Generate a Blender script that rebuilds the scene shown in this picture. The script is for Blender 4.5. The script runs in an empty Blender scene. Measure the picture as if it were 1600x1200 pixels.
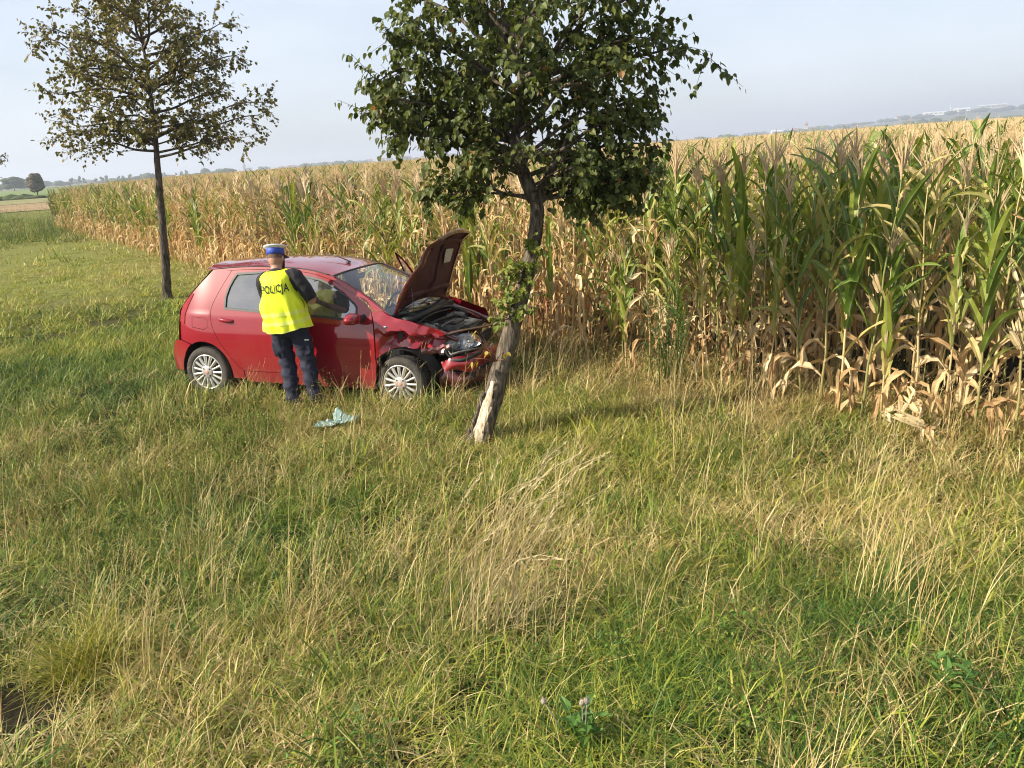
import bpy, math, random
import numpy as np
from mathutils import Vector, Matrix, Euler
from mathutils.geometry import delaunay_2d_cdt

# ------------------------------------------------------------------ camera, world, sun, exposure
SC = bpy.context.scene
CAM_Z = 2.5
PITCH = math.radians(16.362)
ROLL = math.radians(4.0)
cam_data = bpy.data.cameras.new('camera')
cam_data.sensor_width = 36.0
cam_data.lens = 36.0 * 1230.0 / 1600.0
cam_data.clip_start = 0.05
cam_data.clip_end = 20000.0
cam = bpy.data.objects.new('camera', cam_data)
SC.collection.objects.link(cam)
_f = Vector((0, math.cos(PITCH), -math.sin(PITCH)))
_r0 = Vector((1, 0, 0)); _u0 = _r0.cross(_f)
_r = _r0 * math.cos(ROLL) - _u0 * math.sin(ROLL)
_u = _r0 * math.sin(ROLL) + _u0 * math.cos(ROLL)
cam.matrix_world = Matrix(((_r.x, _u.x, -_f.x, 0), (_r.y, _u.y, -_f.y, 0), (_r.z, _u.z, -_f.z, CAM_Z), (0, 0, 0, 1)))
SC.camera = cam

SUN_DIR = Vector((-0.955, -0.297, 0)).normalized()        # horizontal direction towards the sun
SUN_EL = math.radians(31)
to_sun = Vector((SUN_DIR.x * math.cos(SUN_EL), SUN_DIR.y * math.cos(SUN_EL), math.sin(SUN_EL)))
world = bpy.data.worlds.new('World'); SC.world = world; world.use_nodes = True
wn = world.node_tree.nodes; wl = world.node_tree.links; wn.clear()
w_out = wn.new('ShaderNodeOutputWorld'); w_bg = wn.new('ShaderNodeBackground')
w_sky = wn.new('ShaderNodeTexSky'); w_sky.sky_type = 'NISHITA'; w_sky.sun_disc = False
w_sky.sun_elevation = SUN_EL
w_sky.sun_rotation = math.atan2(to_sun.x, to_sun.y)
w_sky.altitude = 200; w_sky.air_density = 1.0; w_sky.dust_density = 2.2; w_sky.ozone_density = 1.5
# thin high cloud veil over the whole sky
w_tc = wn.new('ShaderNodeTexCoord'); w_map = wn.new('ShaderNodeMapping'); w_map.inputs['Scale'].default_value = (1.0, 1.0, 3.2)
w_noise = wn.new('ShaderNodeTexNoise'); w_noise.inputs['Scale'].default_value = 2.2; w_noise.inputs['Detail'].default_value = 6; w_noise.inputs['Roughness'].default_value = 0.55
w_ramp = wn.new('ShaderNodeMapRange'); w_ramp.inputs['From Min'].default_value = 0.3; w_ramp.inputs['From Max'].default_value = 0.75
w_ramp.inputs['To Min'].default_value = 0.42; w_ramp.inputs['To Max'].default_value = 0.85
w_mix = wn.new('ShaderNodeMix'); w_mix.data_type = 'RGBA'
SKY_STRENGTH = 0.086
w_mix.inputs[7].default_value = (6.3, 6.75, 7.6, 1)
wl.new(w_tc.outputs['Generated'], w_map.inputs['Vector']); wl.new(w_map.outputs['Vector'], w_noise.inputs['Vector'])
wl.new(w_noise.outputs['Fac'], w_ramp.inputs['Value']); wl.new(w_ramp.outputs['Result'], w_mix.inputs[0])
wl.new(w_sky.outputs['Color'], w_mix.inputs[6]); wl.new(w_mix.outputs[2], w_bg.inputs['Color'])
w_bg.inputs['Strength'].default_value = SKY_STRENGTH
wl.new(w_bg.outputs['Background'], w_out.inputs['Surface'])

sun_data = bpy.data.lights.new('sun', 'SUN'); sun_data.energy = 5.0; sun_data.angle = math.radians(0.6); sun_data.color = (1.0, 0.91, 0.75)
sun = bpy.data.objects.new('sun', sun_data); SC.collection.objects.link(sun)
sun.rotation_euler = to_sun.to_track_quat('Z', 'Y').to_euler()

SC.view_settings.view_transform = 'Standard'; SC.view_settings.look = 'None'
SC.view_settings.gamma = 1.0; SC.view_settings.use_curve_mapping = False
SC.view_settings.exposure = 0.85
SC.render.engine = 'CYCLES'
cy = SC.cycles
cy.max_bounces = 6; cy.diffuse_bounces = 3; cy.glossy_bounces = 4; cy.transmission_bounces = 4
cy.transparent_max_bounces = 12; cy.volume_bounces = 0
cy.use_denoising = True
cy.filter_width = 1.1
cy.sample_clamp_indirect = 6.0

# ------------------------------------------------------------------ helpers
COL = SC.collection
R = np.random.default_rng(7)
rnd = random.Random(11)
PI = math.pi

def sm(a, b, x):
    t = np.clip((x - a) / (b - a), 0, 1); return t * t * (3 - 2 * t)

_lat = {}
def vnoise(x, y, scale=1.0, seed=0):
    """smooth value noise 0..1 in the plane"""
    if seed not in _lat: _lat[seed] = np.random.default_rng(1000 + seed).random((64, 64))
    L = _lat[seed]
    x = np.asarray(x, float) / scale; y = np.asarray(y, float) / scale
    xi = np.floor(x).astype(int); yi = np.floor(y).astype(int)
    fx = x - xi; fy = y - yi; fx = fx * fx * (3 - 2 * fx); fy = fy * fy * (3 - 2 * fy)
    g = lambda i, j: L[i % 64, j % 64]
    return (g(xi, yi) * (1 - fx) + g(xi + 1, yi) * fx) * (1 - fy) + (g(xi, yi + 1) * (1 - fx) + g(xi + 1, yi + 1) * fx) * fy

def gz(x, y):
    """height of the ground: a verge that falls away from the road the picture is taken from"""
    x = np.asarray(x, float); y = np.asarray(y, float)
    near = np.clip((60 - y) / 30, 0, 1)
    return 0.52 * (1 - sm(0.6, 5.6, y)) + near * (0.05 * (vnoise(x, y, 0.9, 1) - 0.5) + 0.10 * (vnoise(x, y, 3.1, 2) - 0.5))

def new_mat(name):
    m = bpy.data.materials.new(name); m.use_nodes = True
    nt = m.node_tree; nt.nodes.clear()
    out = nt.nodes.new('ShaderNodeOutputMaterial')
    return m, nt, out

def principled(nt, **kw):
    b = nt.nodes.new('ShaderNodeBsdfPrincipled')
    for k, v in kw.items():
        key = k.replace('_', ' ')
        b.inputs[key].default_value = v
    return b

def c4(c): return (c[0], c[1], c[2], 1.0)

def mat_simple(name, c1, c2=None, scale=8.0, rough=0.6, metallic=0.0, spec=0.5, bump=0.0, bscale=None, coat=0.0, detail=4.0, stretch=(1, 1, 1), rough2=None, coatr=0.05):
    m, nt, out = new_mat(name)
    b = principled(nt, Roughness=rough, Metallic=metallic)
    b.inputs['Specular IOR Level'].default_value = spec
    if coat: b.inputs['Coat Weight'].default_value = coat; b.inputs['Coat Roughness'].default_value = coatr
    tc = nt.nodes.new('ShaderNodeTexCoord'); mp = nt.nodes.new('ShaderNodeMapping'); mp.inputs['Scale'].default_value = stretch
    nt.links.new(tc.outputs['Object'], mp.inputs['Vector'])
    ns = nt.nodes.new('ShaderNodeTexNoise'); ns.inputs['Scale'].default_value = scale; ns.inputs['Detail'].default_value = detail
    nt.links.new(mp.outputs['Vector'], ns.inputs['Vector'])
    if c2 is not None:
        mr = nt.nodes.new('ShaderNodeMapRange'); mr.inputs['From Min'].default_value = 0.3; mr.inputs['From Max'].default_value = 0.7
        nt.links.new(ns.outputs['Fac'], mr.inputs['Value'])
        mx = nt.nodes.new('ShaderNodeMix'); mx.data_type = 'RGBA'; mx.inputs[6].default_value = c4(c1); mx.inputs[7].default_value = c4(c2)
        nt.links.new(mr.outputs['Result'], mx.inputs[0]); nt.links.new(mx.outputs[2], b.inputs['Base Color'])
        if rough2 is not None:
            mr2 = nt.nodes.new('ShaderNodeMapRange'); mr2.inputs['From Min'].default_value = 0.3; mr2.inputs['From Max'].default_value = 0.7
            mr2.inputs['To Min'].default_value = rough; mr2.inputs['To Max'].default_value = rough2
            nt.links.new(ns.outputs['Fac'], mr2.inputs['Value']); nt.links.new(mr2.outputs['Result'], b.inputs['Roughness'])
    else:
        b.inputs['Base Color'].default_value = c4(c1)
    if bump:
        n2 = nt.nodes.new('ShaderNodeTexNoise'); n2.inputs['Scale'].default_value = bscale or scale * 3; n2.inputs['Detail'].default_value = 5
        nt.links.new(mp.outputs['Vector'], n2.inputs['Vector'])
        bp = nt.nodes.new('ShaderNodeBump'); bp.inputs['Strength'].default_value = bump; bp.inputs['Distance'].default_value = 0.02
        nt.links.new(n2.outputs['Fac'], bp.inputs['Height']); nt.links.new(bp.outputs['Normal'], b.inputs['Normal'])
    nt.links.new(b.outputs['BSDF'], out.inputs['Surface'])
    return m

def mat_leaf(name, stops, attr='rnd', trans=0.35, rough=0.55, spec=0.3, mid=None, noise=0.0, nscale=30.0, tcol=(1.0, 1.0, 0.6)):
    """leaf: colour from a per-leaf attribute through a ramp, light comes through it"""
    m, nt, out = new_mat(name)
    at = nt.nodes.new('ShaderNodeAttribute'); at.attribute_name = attr
    rp = nt.nodes.new('ShaderNodeValToRGB'); el = rp.color_ramp.elements
    while len(el) < len(stops): el.new(0.5)
    for e, (p, c) in zip(el, stops): e.position = p; e.color = c4(c)
    src = at.outputs['Fac']
    if noise:
        tc = nt.nodes.new('ShaderNodeTexCoord'); ns = nt.nodes.new('ShaderNodeTexNoise'); ns.inputs['Scale'].default_value = nscale; ns.inputs['Detail'].default_value = 3
        nt.links.new(tc.outputs['Object'], ns.inputs['Vector'])
        ma = nt.nodes.new('ShaderNodeMath'); ma.operation = 'MULTIPLY_ADD'; ma.inputs[1].default_value = noise
        ad = nt.nodes.new('ShaderNodeMath'); ad.operation = 'SUBTRACT'; ad.inputs[1].default_value = 0.5
        nt.links.new(ns.outputs['Fac'], ad.inputs[0]); nt.links.new(ad.outputs[0], ma.inputs[0]); nt.links.new(src, ma.inputs[2]); src = ma.outputs[0]
    nt.links.new(src, rp.inputs['Fac'])
    colr = rp.outputs['Color']
    if mid is not None:
        am = nt.nodes.new('ShaderNodeAttribute'); am.attribute_name = 'mid'
        pw = nt.nodes.new('ShaderNodeMath'); pw.operation = 'POWER'; pw.inputs[1].default_value = 6.0
        nt.links.new(am.outputs['Fac'], pw.inputs[0])
        mx = nt.nodes.new('ShaderNodeMix'); mx.data_type = 'RGBA'; mx.inputs[7].default_value = c4(mid)
        nt.links.new(pw.outputs[0], mx.inputs[0]); nt.links.new(colr, mx.inputs[6]); colr = mx.outputs[2]
    b = principled(nt, Roughness=rough); b.inputs['Specular IOR Level'].default_value = spec
    nt.links.new(colr, b.inputs['Base Color'])
    tr = nt.nodes.new('ShaderNodeBsdfTranslucent')
    tm = nt.nodes.new('ShaderNodeMix'); tm.data_type = 'RGBA'; tm.blend_type = 'MULTIPLY'; tm.inputs[0].default_value = 1.0; tm.inputs[7].default_value = c4(tcol)
    nt.links.new(colr, tm.inputs[6]); nt.links.new(tm.outputs[2], tr.inputs['Color'])
    ms = nt.nodes.new('ShaderNodeMixShader'); ms.inputs[0].default_value = trans
    nt.links.new(b.outputs['BSDF'], ms.inputs[1]); nt.links.new(tr.outputs['BSDF'], ms.inputs[2])
    nt.links.new(ms.outputs[0], out.inputs['Surface'])
    return m

def make_mesh(name, verts, faces, mats, attrs=None, fmat=None, smooth=False, normals=None):
    me = bpy.data.meshes.new(name)
    verts = np.asarray(verts, np.float32)
    if isinstance(faces, np.ndarray):
        n, k = faces.shape
        me.vertices.add(len(verts)); me.vertices.foreach_set('co', verts.ravel())
        me.loops.add(n * k); me.loops.foreach_set('vertex_index', faces.astype(np.int32).ravel())
        me.polygons.add(n); me.polygons.foreach_set('loop_start', np.arange(0, n * k, k, dtype=np.int32))
        me.polygons.foreach_set('loop_total', np.full(n, k, np.int32))
    else:
        me.from_pydata(verts.tolist(), [], [tuple(int(i) for i in f) for f in faces])
    for m in (mats if isinstance(mats, (list, tuple)) else [mats]): me.materials.append(m)
    if fmat is not None: me.polygons.foreach_set('material_index', np.asarray(fmat, np.int32))
    me.polygons.foreach_set('use_smooth', np.full(len(me.polygons), bool(smooth)))
    if attrs:
        for k, v in attrs.items():
            a = me.attributes.new(k, 'FLOAT', 'POINT'); a.data.foreach_set('value', np.asarray(v, np.float32))
    me.update(); me.validate()
    if normals is not None: me.normals_split_custom_set_from_vertices([tuple(map(float, n)) for n in normals])
    return me

def link(name, me, parent=None, loc=None, rot=None, scale=None):
    o = bpy.data.objects.new(name, me); COL.objects.link(o)
    if parent is not None: o.parent = parent
    if loc is not None: o.location = loc
    if rot is not None: o.rotation_euler = rot
    if scale is not None: o.scale = scale
    return o

def tag(o, label=None, cat=None, group=None, kind=None):
    if label: o['label'] = label
    if cat: o['category'] = cat
    if group: o['group'] = group
    if kind: o['kind'] = kind
    return o

def thing(name, label, cat, loc=(0, 0, 0), rot=(0, 0, 0), group=None):
    o = bpy.data.objects.new(name, None); COL.objects.link(o)
    o.location = loc; o.rotation_euler = rot; o.empty_display_size = 0.1
    return tag(o, label, cat, group)

class MB:
    """collects verts and faces"""
    def __init__(s): s.v = []; s.f = []; s.a = []
    def add(s, v, f):
        o = len(s.v); s.v.extend([tuple(map(float, p)) for p in v]); s.f.extend([tuple(int(i) + o for i in q) for q in f]); return s
    def box(s, c, d, rot=None):
        hx, hy, hz = d[0] / 2, d[1] / 2, d[2] / 2
        v = [Vector((x, y, z)) for x in (-hx, hx) for y in (-hy, hy) for z in (-hz, hz)]
        if rot is not None: v = [Euler(rot).to_matrix() @ p for p in v]
        v = [p + Vector(c) for p in v]
        return s.add(v, [(0, 1, 3, 2), (4, 6, 7, 5), (0, 4, 5, 1), (2, 3, 7, 6), (0, 2, 6, 4), (1, 5, 7, 3)])
    def tube(s, pts, rad, n=8, cap=True, squash=None, up=None):
        v, f = tube_arrays(pts, rad, n, cap, squash, up); return s.add(v, f)
    def lathe(s, prof, n=24, axis='z', center=(0, 0, 0), closed=False):
        v = []; f = []
        for r, h in prof:
            for i in range(n):
                a = 2 * PI * i / n; x, y = r * math.cos(a), r * math.sin(a)
                if axis == 'z': p = (x, y, h)
                elif axis == 'y': p = (x, h, y)
                else: p = (h, x, y)
                v.append((p[0] + center[0], p[1] + center[1], p[2] + center[2]))
        m = len(prof)
        for k in range(m if closed else m - 1):
            for i in range(n):
                j = (i + 1) % n; k2 = (k + 1) % m
                f.append((k * n + i, k * n + j, k2 * n + j, k2 * n + i))
        return s.add(v, f)
    def grid(s, P):
        P = np.asarray(P); a, b, _ = P.shape
        f = [(i * b + j, i * b + j + 1, (i + 1) * b + j + 1, (i + 1) * b + j) for i in range(a - 1) for j in range(b - 1)]
        return s.add(P.reshape(-1, 3), f)
    def build(s, name, mat, parent=None, smooth=True, loc=None, rot=None, attrs=None):
        me = make_mesh(name, s.v, s.f, mat, smooth=smooth, attrs=attrs)
        return link(name, me, parent, loc, rot)

def tube_arrays(pts, rad, n=8, cap=True, squash=None, up=None):
    pts = [Vector(p) for p in pts]; m = len(pts)
    if not hasattr(rad, '__len__'): rad = [rad] * m
    T = []
    for i in range(m):
        d = pts[min(i + 1, m - 1)] - pts[max(i - 1, 0)]
        T.append(d.normalized() if d.length > 1e-9 else Vector((0, 0, 1)))
    ref = Vector(up) if up is not None else (Vector((1, 0, 0)) if abs(T[0].x) < 0.8 else Vector((0, 1, 0)))
    v = []; f = []; N = (ref - T[0] * ref.dot(T[0])).normalized()
    for i in range(m):
        if up is not None: N = (ref - T[i] * ref.dot(T[i])).normalized()
        else: N = (N - T[i] * N.dot(T[i])).normalized()
        B = T[i].cross(N)
        r = rad[i]; ra, rb = (r if hasattr(r, '__len__') else (r, r))
        for k in range(n):
            a = 2 * PI * k / n
            v.append(pts[i] + N * (ra * math.cos(a)) + B * (rb * math.sin(a)))
    for i in range(m - 1):
        for k in range(n):
            k2 = (k + 1) % n
            f.append((i * n + k, i * n + k2, (i + 1) * n + k2, (i + 1) * n + k))
    if cap:
        f.append(tuple(range(n))[::-1]); f.append(tuple(range((m - 1) * n, m * n)))
    return v, f

def crv(pts, k=6):
    """Catmull-Rom through points of any dimension"""
    P = np.asarray(pts, float); out = []
    for i in range(len(P) - 1):
        p0 = P[max(i - 1, 0)]; p1 = P[i]; p2 = P[i + 1]; p3 = P[min(i + 2, len(P) - 1)]
        for j in range(k):
            t = j / k
            out.append(0.5 * ((2 * p1) + (-p0 + p2) * t + (2 * p0 - 5 * p1 + 4 * p2 - p3) * t * t + (-p0 + 3 * p1 - 3 * p2 + p3) * t ** 3))
    out.append(P[-1]); return np.array(out)

def remeshed(name, mb, voxel, mat, parent=None, smooth_it=4, disp=None):
    """union of closed shapes as one continuous surface"""
    me = make_mesh(name + '_src', mb.v, mb.f, mat)
    o = bpy.data.objects.new(name + '_src', me); COL.objects.link(o)
    md = o.modifiers.new('r', 'REMESH'); md.mode = 'VOXEL'; md.voxel_size = voxel; md.use_smooth_shade = True
    ms = o.modifiers.new('s', 'SMOOTH'); ms.iterations = smooth_it; ms.factor = 0.5
    dg = bpy.context.evaluated_depsgraph_get(); dg.update()
    me2 = bpy.data.meshes.new_from_object(o.evaluated_get(dg))
    bpy.data.objects.remove(o); bpy.data.meshes.remove(me)
    me2.name = name; me2.materials.clear(); me2.materials.append(mat)
    if disp is not None:
        n = len(me2.vertices); co = np.empty(n * 3, np.float32); me2.vertices.foreach_get('co', co)
        no = np.empty(n * 3, np.float32); me2.vertices.foreach_get('normal', no)
        co = co.reshape(-1, 3); no = no.reshape(-1, 3)
        co = disp(co, no); me2.vertices.foreach_set('co', co.astype(np.float32).ravel())
    me2.polygons.foreach_set('use_smooth', np.ones(len(me2.polygons), bool)); me2.update()
    return link(name, me2, parent)

def scatter(name, pts, rotz, scl, idx, coll, label, cat, tilt=None, attrs=None):
    """one mass of instanced small plants (geometry nodes on a point mesh)"""
    n = len(pts)
    me = bpy.data.meshes.new(name); me.vertices.add(n); me.vertices.foreach_set('co', np.asarray(pts, np.float32).ravel())
    rot = np.zeros((n, 3), np.float32); rot[:, 2] = rotz
    if tilt is not None: rot[:, 0] = tilt[:, 0]; rot[:, 1] = tilt[:, 1]
    a = me.attributes.new('rot', 'FLOAT_VECTOR', 'POINT'); a.data.foreach_set('vector', rot.ravel())
    s3 = np.asarray(scl, np.float32)
    if s3.ndim == 1: s3 = np.repeat(s3[:, None], 3, 1)
    a = me.attributes.new('scl', 'FLOAT_VECTOR', 'POINT'); a.data.foreach_set('vector', np.ascontiguousarray(s3).ravel())
    a = me.attributes.new('idx', 'INT', 'POINT'); a.data.foreach_set('value', np.asarray(idx, np.int32))
    for k, v in (attrs or {}).items():
        a = me.attributes.new(k, 'FLOAT', 'POINT'); a.data.foreach_set('value', np.asarray(v, np.float32))
    o = link(name, me); tag(o, label, cat, kind='stuff')
    g = bpy.data.node_groups.new(name + '_nodes', 'GeometryNodeTree')
    g.interface.new_socket('Geometry', in_out='INPUT', socket_type='NodeSocketGeometry')
    g.interface.new_socket('Geometry', in_out='OUTPUT', socket_type='NodeSocketGeometry')
    N = g.nodes; L = g.links
    gi = N.new('NodeGroupInput'); go = N.new('NodeGroupOutput'); ip = N.new('GeometryNodeInstanceOnPoints')
    ci = N.new('GeometryNodeCollectionInfo'); ci.inputs['Collection'].default_value = coll
    ci.inputs['Separate Children'].default_value = True; ci.inputs['Reset Children'].default_value = True
    def na(nm, ty):
        q = N.new('GeometryNodeInputNamedAttribute'); q.data_type = ty; q.inputs['Name'].default_value = nm; return q.outputs['Attribute']
    er = N.new('FunctionNodeEulerToRotation')
    L.new(gi.outputs[0], ip.inputs['Points']); L.new(ci.outputs[0], ip.inputs['Instance'])
    ip.inputs['Pick Instance'].default_value = True
    L.new(na('idx', 'INT'), ip.inputs['Instance Index'])
    L.new(na('rot', 'FLOAT_VECTOR'), er.inputs[0]); L.new(er.outputs[0], ip.inputs['Rotation'])
    L.new(na('scl', 'FLOAT_VECTOR'), ip.inputs['Scale']); L.new(ip.outputs[0], go.inputs[0])
    md = o.modifiers.new('scatter', 'NODES'); md.node_group = g
    return o
# ------------------------------------------------------------------ the setting: ground, fields, far hills
def mat_ground():
    m, nt, out = new_mat('verge_soil')
    b = principled(nt, Roughness=0.95); b.inputs['Specular IOR Level'].default_value = 0.1
    g = nt.nodes.new('ShaderNodeNewGeometry')
    n1 = nt.nodes.new('ShaderNodeTexNoise'); n1.inputs['Scale'].default_value = 0.9; n1.inputs['Detail'].default_value = 8
    n2 = nt.nodes.new('ShaderNodeTexNoise'); n2.inputs['Scale'].default_value = 22; n2.inputs['Detail'].default_value = 6
    nt.links.new(g.outputs['Position'], n1.inputs['Vector']); nt.links.new(g.outputs['Position'], n2.inputs['Vector'])
    r1 = nt.nodes.new('ShaderNodeValToRGB'); e = r1.color_ramp.elements
    e[0].position = 0.35; e[0].color = (0.018, 0.014, 0.009, 1); e[1].position = 0.65; e[1].color = (0.045, 0.040, 0.018, 1)
    r2 = nt.nodes.new('ShaderNodeValToRGB'); e = r2.color_ramp.elements
    e[0].position = 0.3; e[0].color = (0.5, 0.5, 0.5, 1); e[1].position = 0.7; e[1].color = (1.3, 1.25, 1.1, 1)
    mx = nt.nodes.new('ShaderNodeMix'); mx.data_type = 'RGBA'; mx.blend_type = 'MULTIPLY'; mx.inputs[0].default_value = 1
    nt.links.new(n1.outputs['Fac'], r1.inputs['Fac']); nt.links.new(n2.outputs['Fac'], r2.inputs['Fac'])
    nt.links.new(r1.outputs['Color'], mx.inputs[6]); nt.links.new(r2.outputs['Color'], mx.inputs[7]); 
    sp = nt.nodes.new('ShaderNodeSeparateXYZ'); nt.links.new(g.outputs['Position'], sp.inputs[0]); tf = nt.nodes.new('ShaderNodeMapRange'); tf.inputs['From Min'].default_value = 13; tf.inputs['From Max'].default_value = 19; nt.links.new(sp.outputs['Y'], tf.inputs['Value'])
    r3 = nt.nodes.new('ShaderNodeValToRGB'); e = r3.color_ramp.elements; e[0].position = .3; e[0].color = (.10, .12, .026, 1); e[1].position = .7; e[1].color = (.23, .215, .06, 1); nt.links.new(n2.outputs['Fac'], r3.inputs['Fac'])
    m2 = nt.nodes.new('ShaderNodeMix'); m2.data_type = 'RGBA'; nt.links.new(tf.outputs['Result'], m2.inputs[0]); nt.links.new(mx.outputs[2], m2.inputs[6]); nt.links.new(r3.outputs['Color'], m2.inputs[7]); nt.links.new(m2.outputs[2], b.inputs['Base Color'])
    bp = nt.nodes.new('ShaderNodeBump'); bp.inputs['Strength'].default_value = 0.8; bp.inputs['Distance'].default_value = 0.03
    nt.links.new(n2.outputs['Fac'], bp.inputs['Height']); nt.links.new(bp.outputs['Normal'], b.inputs['Normal'])
    nt.links.new(b.outputs['BSDF'], out.inputs['Surface']); return m

lg = lambda a, b, n: np.geomspace(a, b, n)
gx = np.concatenate([-lg(7000, 42, 14), np.linspace(-40, 30, 150), lg(32, 7000, 14)])
gy = np.concatenate([np.linspace(-60, -4, 8), np.linspace(-3, 30, 110), lg(31, 9000, 40)])
GX, GY = np.meshgrid(gx, gy, indexing='ij'); GZ = gz(GX, GY)
GZ = GZ - 4.0 * sm(500, 1500, GY) * 0
P = np.stack([GX, GY, GZ], -1); a_, b_ = GX.shape
ii = (np.arange(a_ - 1)[:, None] * b_ + np.arange(b_ - 1)[None]).ravel()
gf = np.stack([ii, ii + b_, ii + b_ + 1, ii + 1], -1)
ground = link('ground', make_mesh('ground', P.reshape(-1, 3), gf, mat_ground(), smooth=True)); tag(ground, kind='structure')

# far fields seen over the verge on the left
def field_sheet(name, poly, z, c1, c2, scale):
    m = mat_simple(name + '_soil', c1, c2, scale=scale, rough=0.95, spec=0.05, detail=8)
    o = link(name, make_mesh(name, [(x, y, z) for x, y in poly], [tuple(range(len(poly)))], m)); tag(o, kind='structure'); return o
field_sheet('field_stubble', [(-200, 84), (-42, 84), (-52, 118), (-260, 118)], 0.06, (0.34, 0.24, 0.14), (0.26, 0.19, 0.10), 0.06)
field_sheet('field_pale_strip', [(-262, 119), (-53, 119), (-66, 160), (-300, 160)], 0.08, (0.20, 0.20, 0.09), (0.27, 0.24, 0.12), 0.05)
field_sheet('field_green', [(-320, 168), (-70, 168), (-150, 600), (-800, 600)], 0.10, (0.13, 0.19, 0.055), (0.19, 0.22, 0.08), 0.02)
field_sheet('field_far_plain', [(-2500, 610), (1500, 610), (3000, 5200), (-4500, 5200)], 0.2, (0.12, 0.14, 0.06), (0.2, 0.19, 0.09), 0.004)

def pol(az, dist):
    a = math.radians(az); return dist * math.sin(a), dist * math.cos(a)

M_FARTREE = mat_simple('far_tree_green', (0.035, 0.055, 0.02), (0.07, 0.085, 0.03), scale=0.6, rough=0.9, spec=0.1)
M_HILL = mat_simple('hill_green', (0.06, 0.08, 0.03), (0.13, 0.13, 0.06), scale=0.012, rough=0.95, spec=0.05, detail=8)

# low hills on the right horizon
hp = []
for az in np.linspace(14, 60, 60):
    h = 46 * sm(15, 34, az) * (0.8 + 0.2 * math.sin(az * 0.7)) + 3 * math.sin(az * 1.9)
    row = []
    for k, (d, hh) in enumerate([(2300, -2), (2600, 0.35), (3000, 0.75), (3400, 1.0), (4200, 0.8), (5200, -0.02)]):
        x, y = pol(az, d); row.append((x, y, max(h, 0.5) * hh - (3 if hh < 0 else 0)))
    hp.append(row)
hills = MB().grid(hp).build('hills', M_HILL); tag(hills, kind='structure')

# irregular lumpy crown used for things that are a few pixels tall
_ico = None
def lump(center, rx, ry, rz, seed, n_lat=7, n_lon=10):
    q = np.random.default_rng(seed); v = []; f = []
    for i in range(n_lat + 1):
        th = PI * i / n_lat
        for j in range(n_lon):
            ph = 2 * PI * j / n_lon; k = 1 + q.uniform(-0.22, 0.22)
            v.append((center[0] + rx * k * math.sin(th) * math.cos(ph), center[1] + ry * k * math.sin(th) * math.sin(ph), center[2] + rz * k * math.cos(th)))
    for i in range(n_lat):
        for j in range(n_lon):
            j2 = (j + 1) % n_lon; f.append((i * n_lon + j, (i + 1) * n_lon + j, (i + 1) * n_lon + j2, i * n_lon + j2))
    return v, f

# the wood and hedges along the horizon read as one mass
mb = MB()
q = np.random.default_rng(3)
for k in range(330):
    az = q.uniform(-33, 36); d = q.uniform(1500, 2300)
    if az < -18 and q.random() < 0.30: d = q.uniform(900, 1300)
    h = q.uniform(4, 10) * (1.0 if vnoise(az, 0, 1.6, 5) > 0.45 else 0.55)
    x, y = pol(az, d); v, f = lump((x, y, h * 0.45), q.uniform(5, 16), q.uniform(5, 9), h * 0.55, 100 + k, 5, 7); mb.add(v, f)
for k in range(90):
    az = q.uniform(17, 36); d = q.uniform(2500, 3000); base = 46 * sm(15, 34, az) * 0.55
    x, y = pol(az, d); h = q.uniform(5, 11); v, f = lump((x, y, base + h * 0.4), q.uniform(8, 26), 9, h * 0.6, 700 + k, 5, 7); mb.add(v, f)
tl = mb.build('treeline', M_FARTREE, smooth=True); tag(tl, 'hazy line of distant trees and hedges along the horizon', 'treeline', kind='stuff')

# poplar row on the left horizon: single trees one can tell apart
M_FARTRUNK = mat_simple('far_trunk', (0.06, 0.045, 0.03), rough=0.9)
def far_tree(name, az, d, h, w, seed, label, group=None, mat=None, n=9):
    x, y = pol(az, d); t = thing(name, label, 'tree', (x, y, 0), group=group)
    MB().tube([(0, 0, 0), (0.02 * h, 0, h * 0.3), (0, 0, h * 0.55)], [h * 0.03, h * 0.022, h * 0.012], 6).build('trunk', M_FARTRUNK, t)
    b = MB(); q = np.random.default_rng(seed)
    for k in range(n):
        zz = q.uniform(0.3, 0.85); rr = w * 0.5 * math.sqrt(max(0.1, 1 - ((zz - 0.55) / 0.5) ** 2))
        a = q.uniform(0, 2 * PI); v, f = lump((rr * 0.5 * math.cos(a), rr * 0.5 * math.sin(a), zz * h), rr * 0.55, rr * 0.55, h * 0.16, seed * 31 + k, 6, 8); b.add(v, f)
    b.build('crown', mat or M_FARTREE, t); return t
for k, az in enumerate(np.linspace(-27.4, -20.6, 17)):
    far_tree('skyline_tree', az + 0.12 * math.sin(k * 2.3), 1050 + 14 * k, 8.5 + 1.6 * math.sin(k * 1.7), 5.5, 40 + k,
             'tiny hazy tree in the thin row of trees on the far-off skyline beyond green field', 'row of far trees on the skyline', n=5)
M_ROUND = mat_simple('round_tree_foliage', (0.06, 0.055, 0.04), (0.10, 0.09, 0.06), scale=1.5, rough=0.9, spec=0.1)
far_tree('round_tree', -29.35, 248, 5.6, 4.2, 9, 'lone rounded grey-brown tree standing in the far fields by a pale strip', mat=M_ROUND, n=26)
far_tree('broad_tree', -30.5, 640, 9.5, 15, 12, 'broad dark distant tree on the skyline beside the lone rounded tree', n=18)
far_tree('squat_tree', -29.95, 760, 6.5, 11, 13, 'small squat distant tree between the broad tree and the lone rounded tree', n=14)
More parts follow.
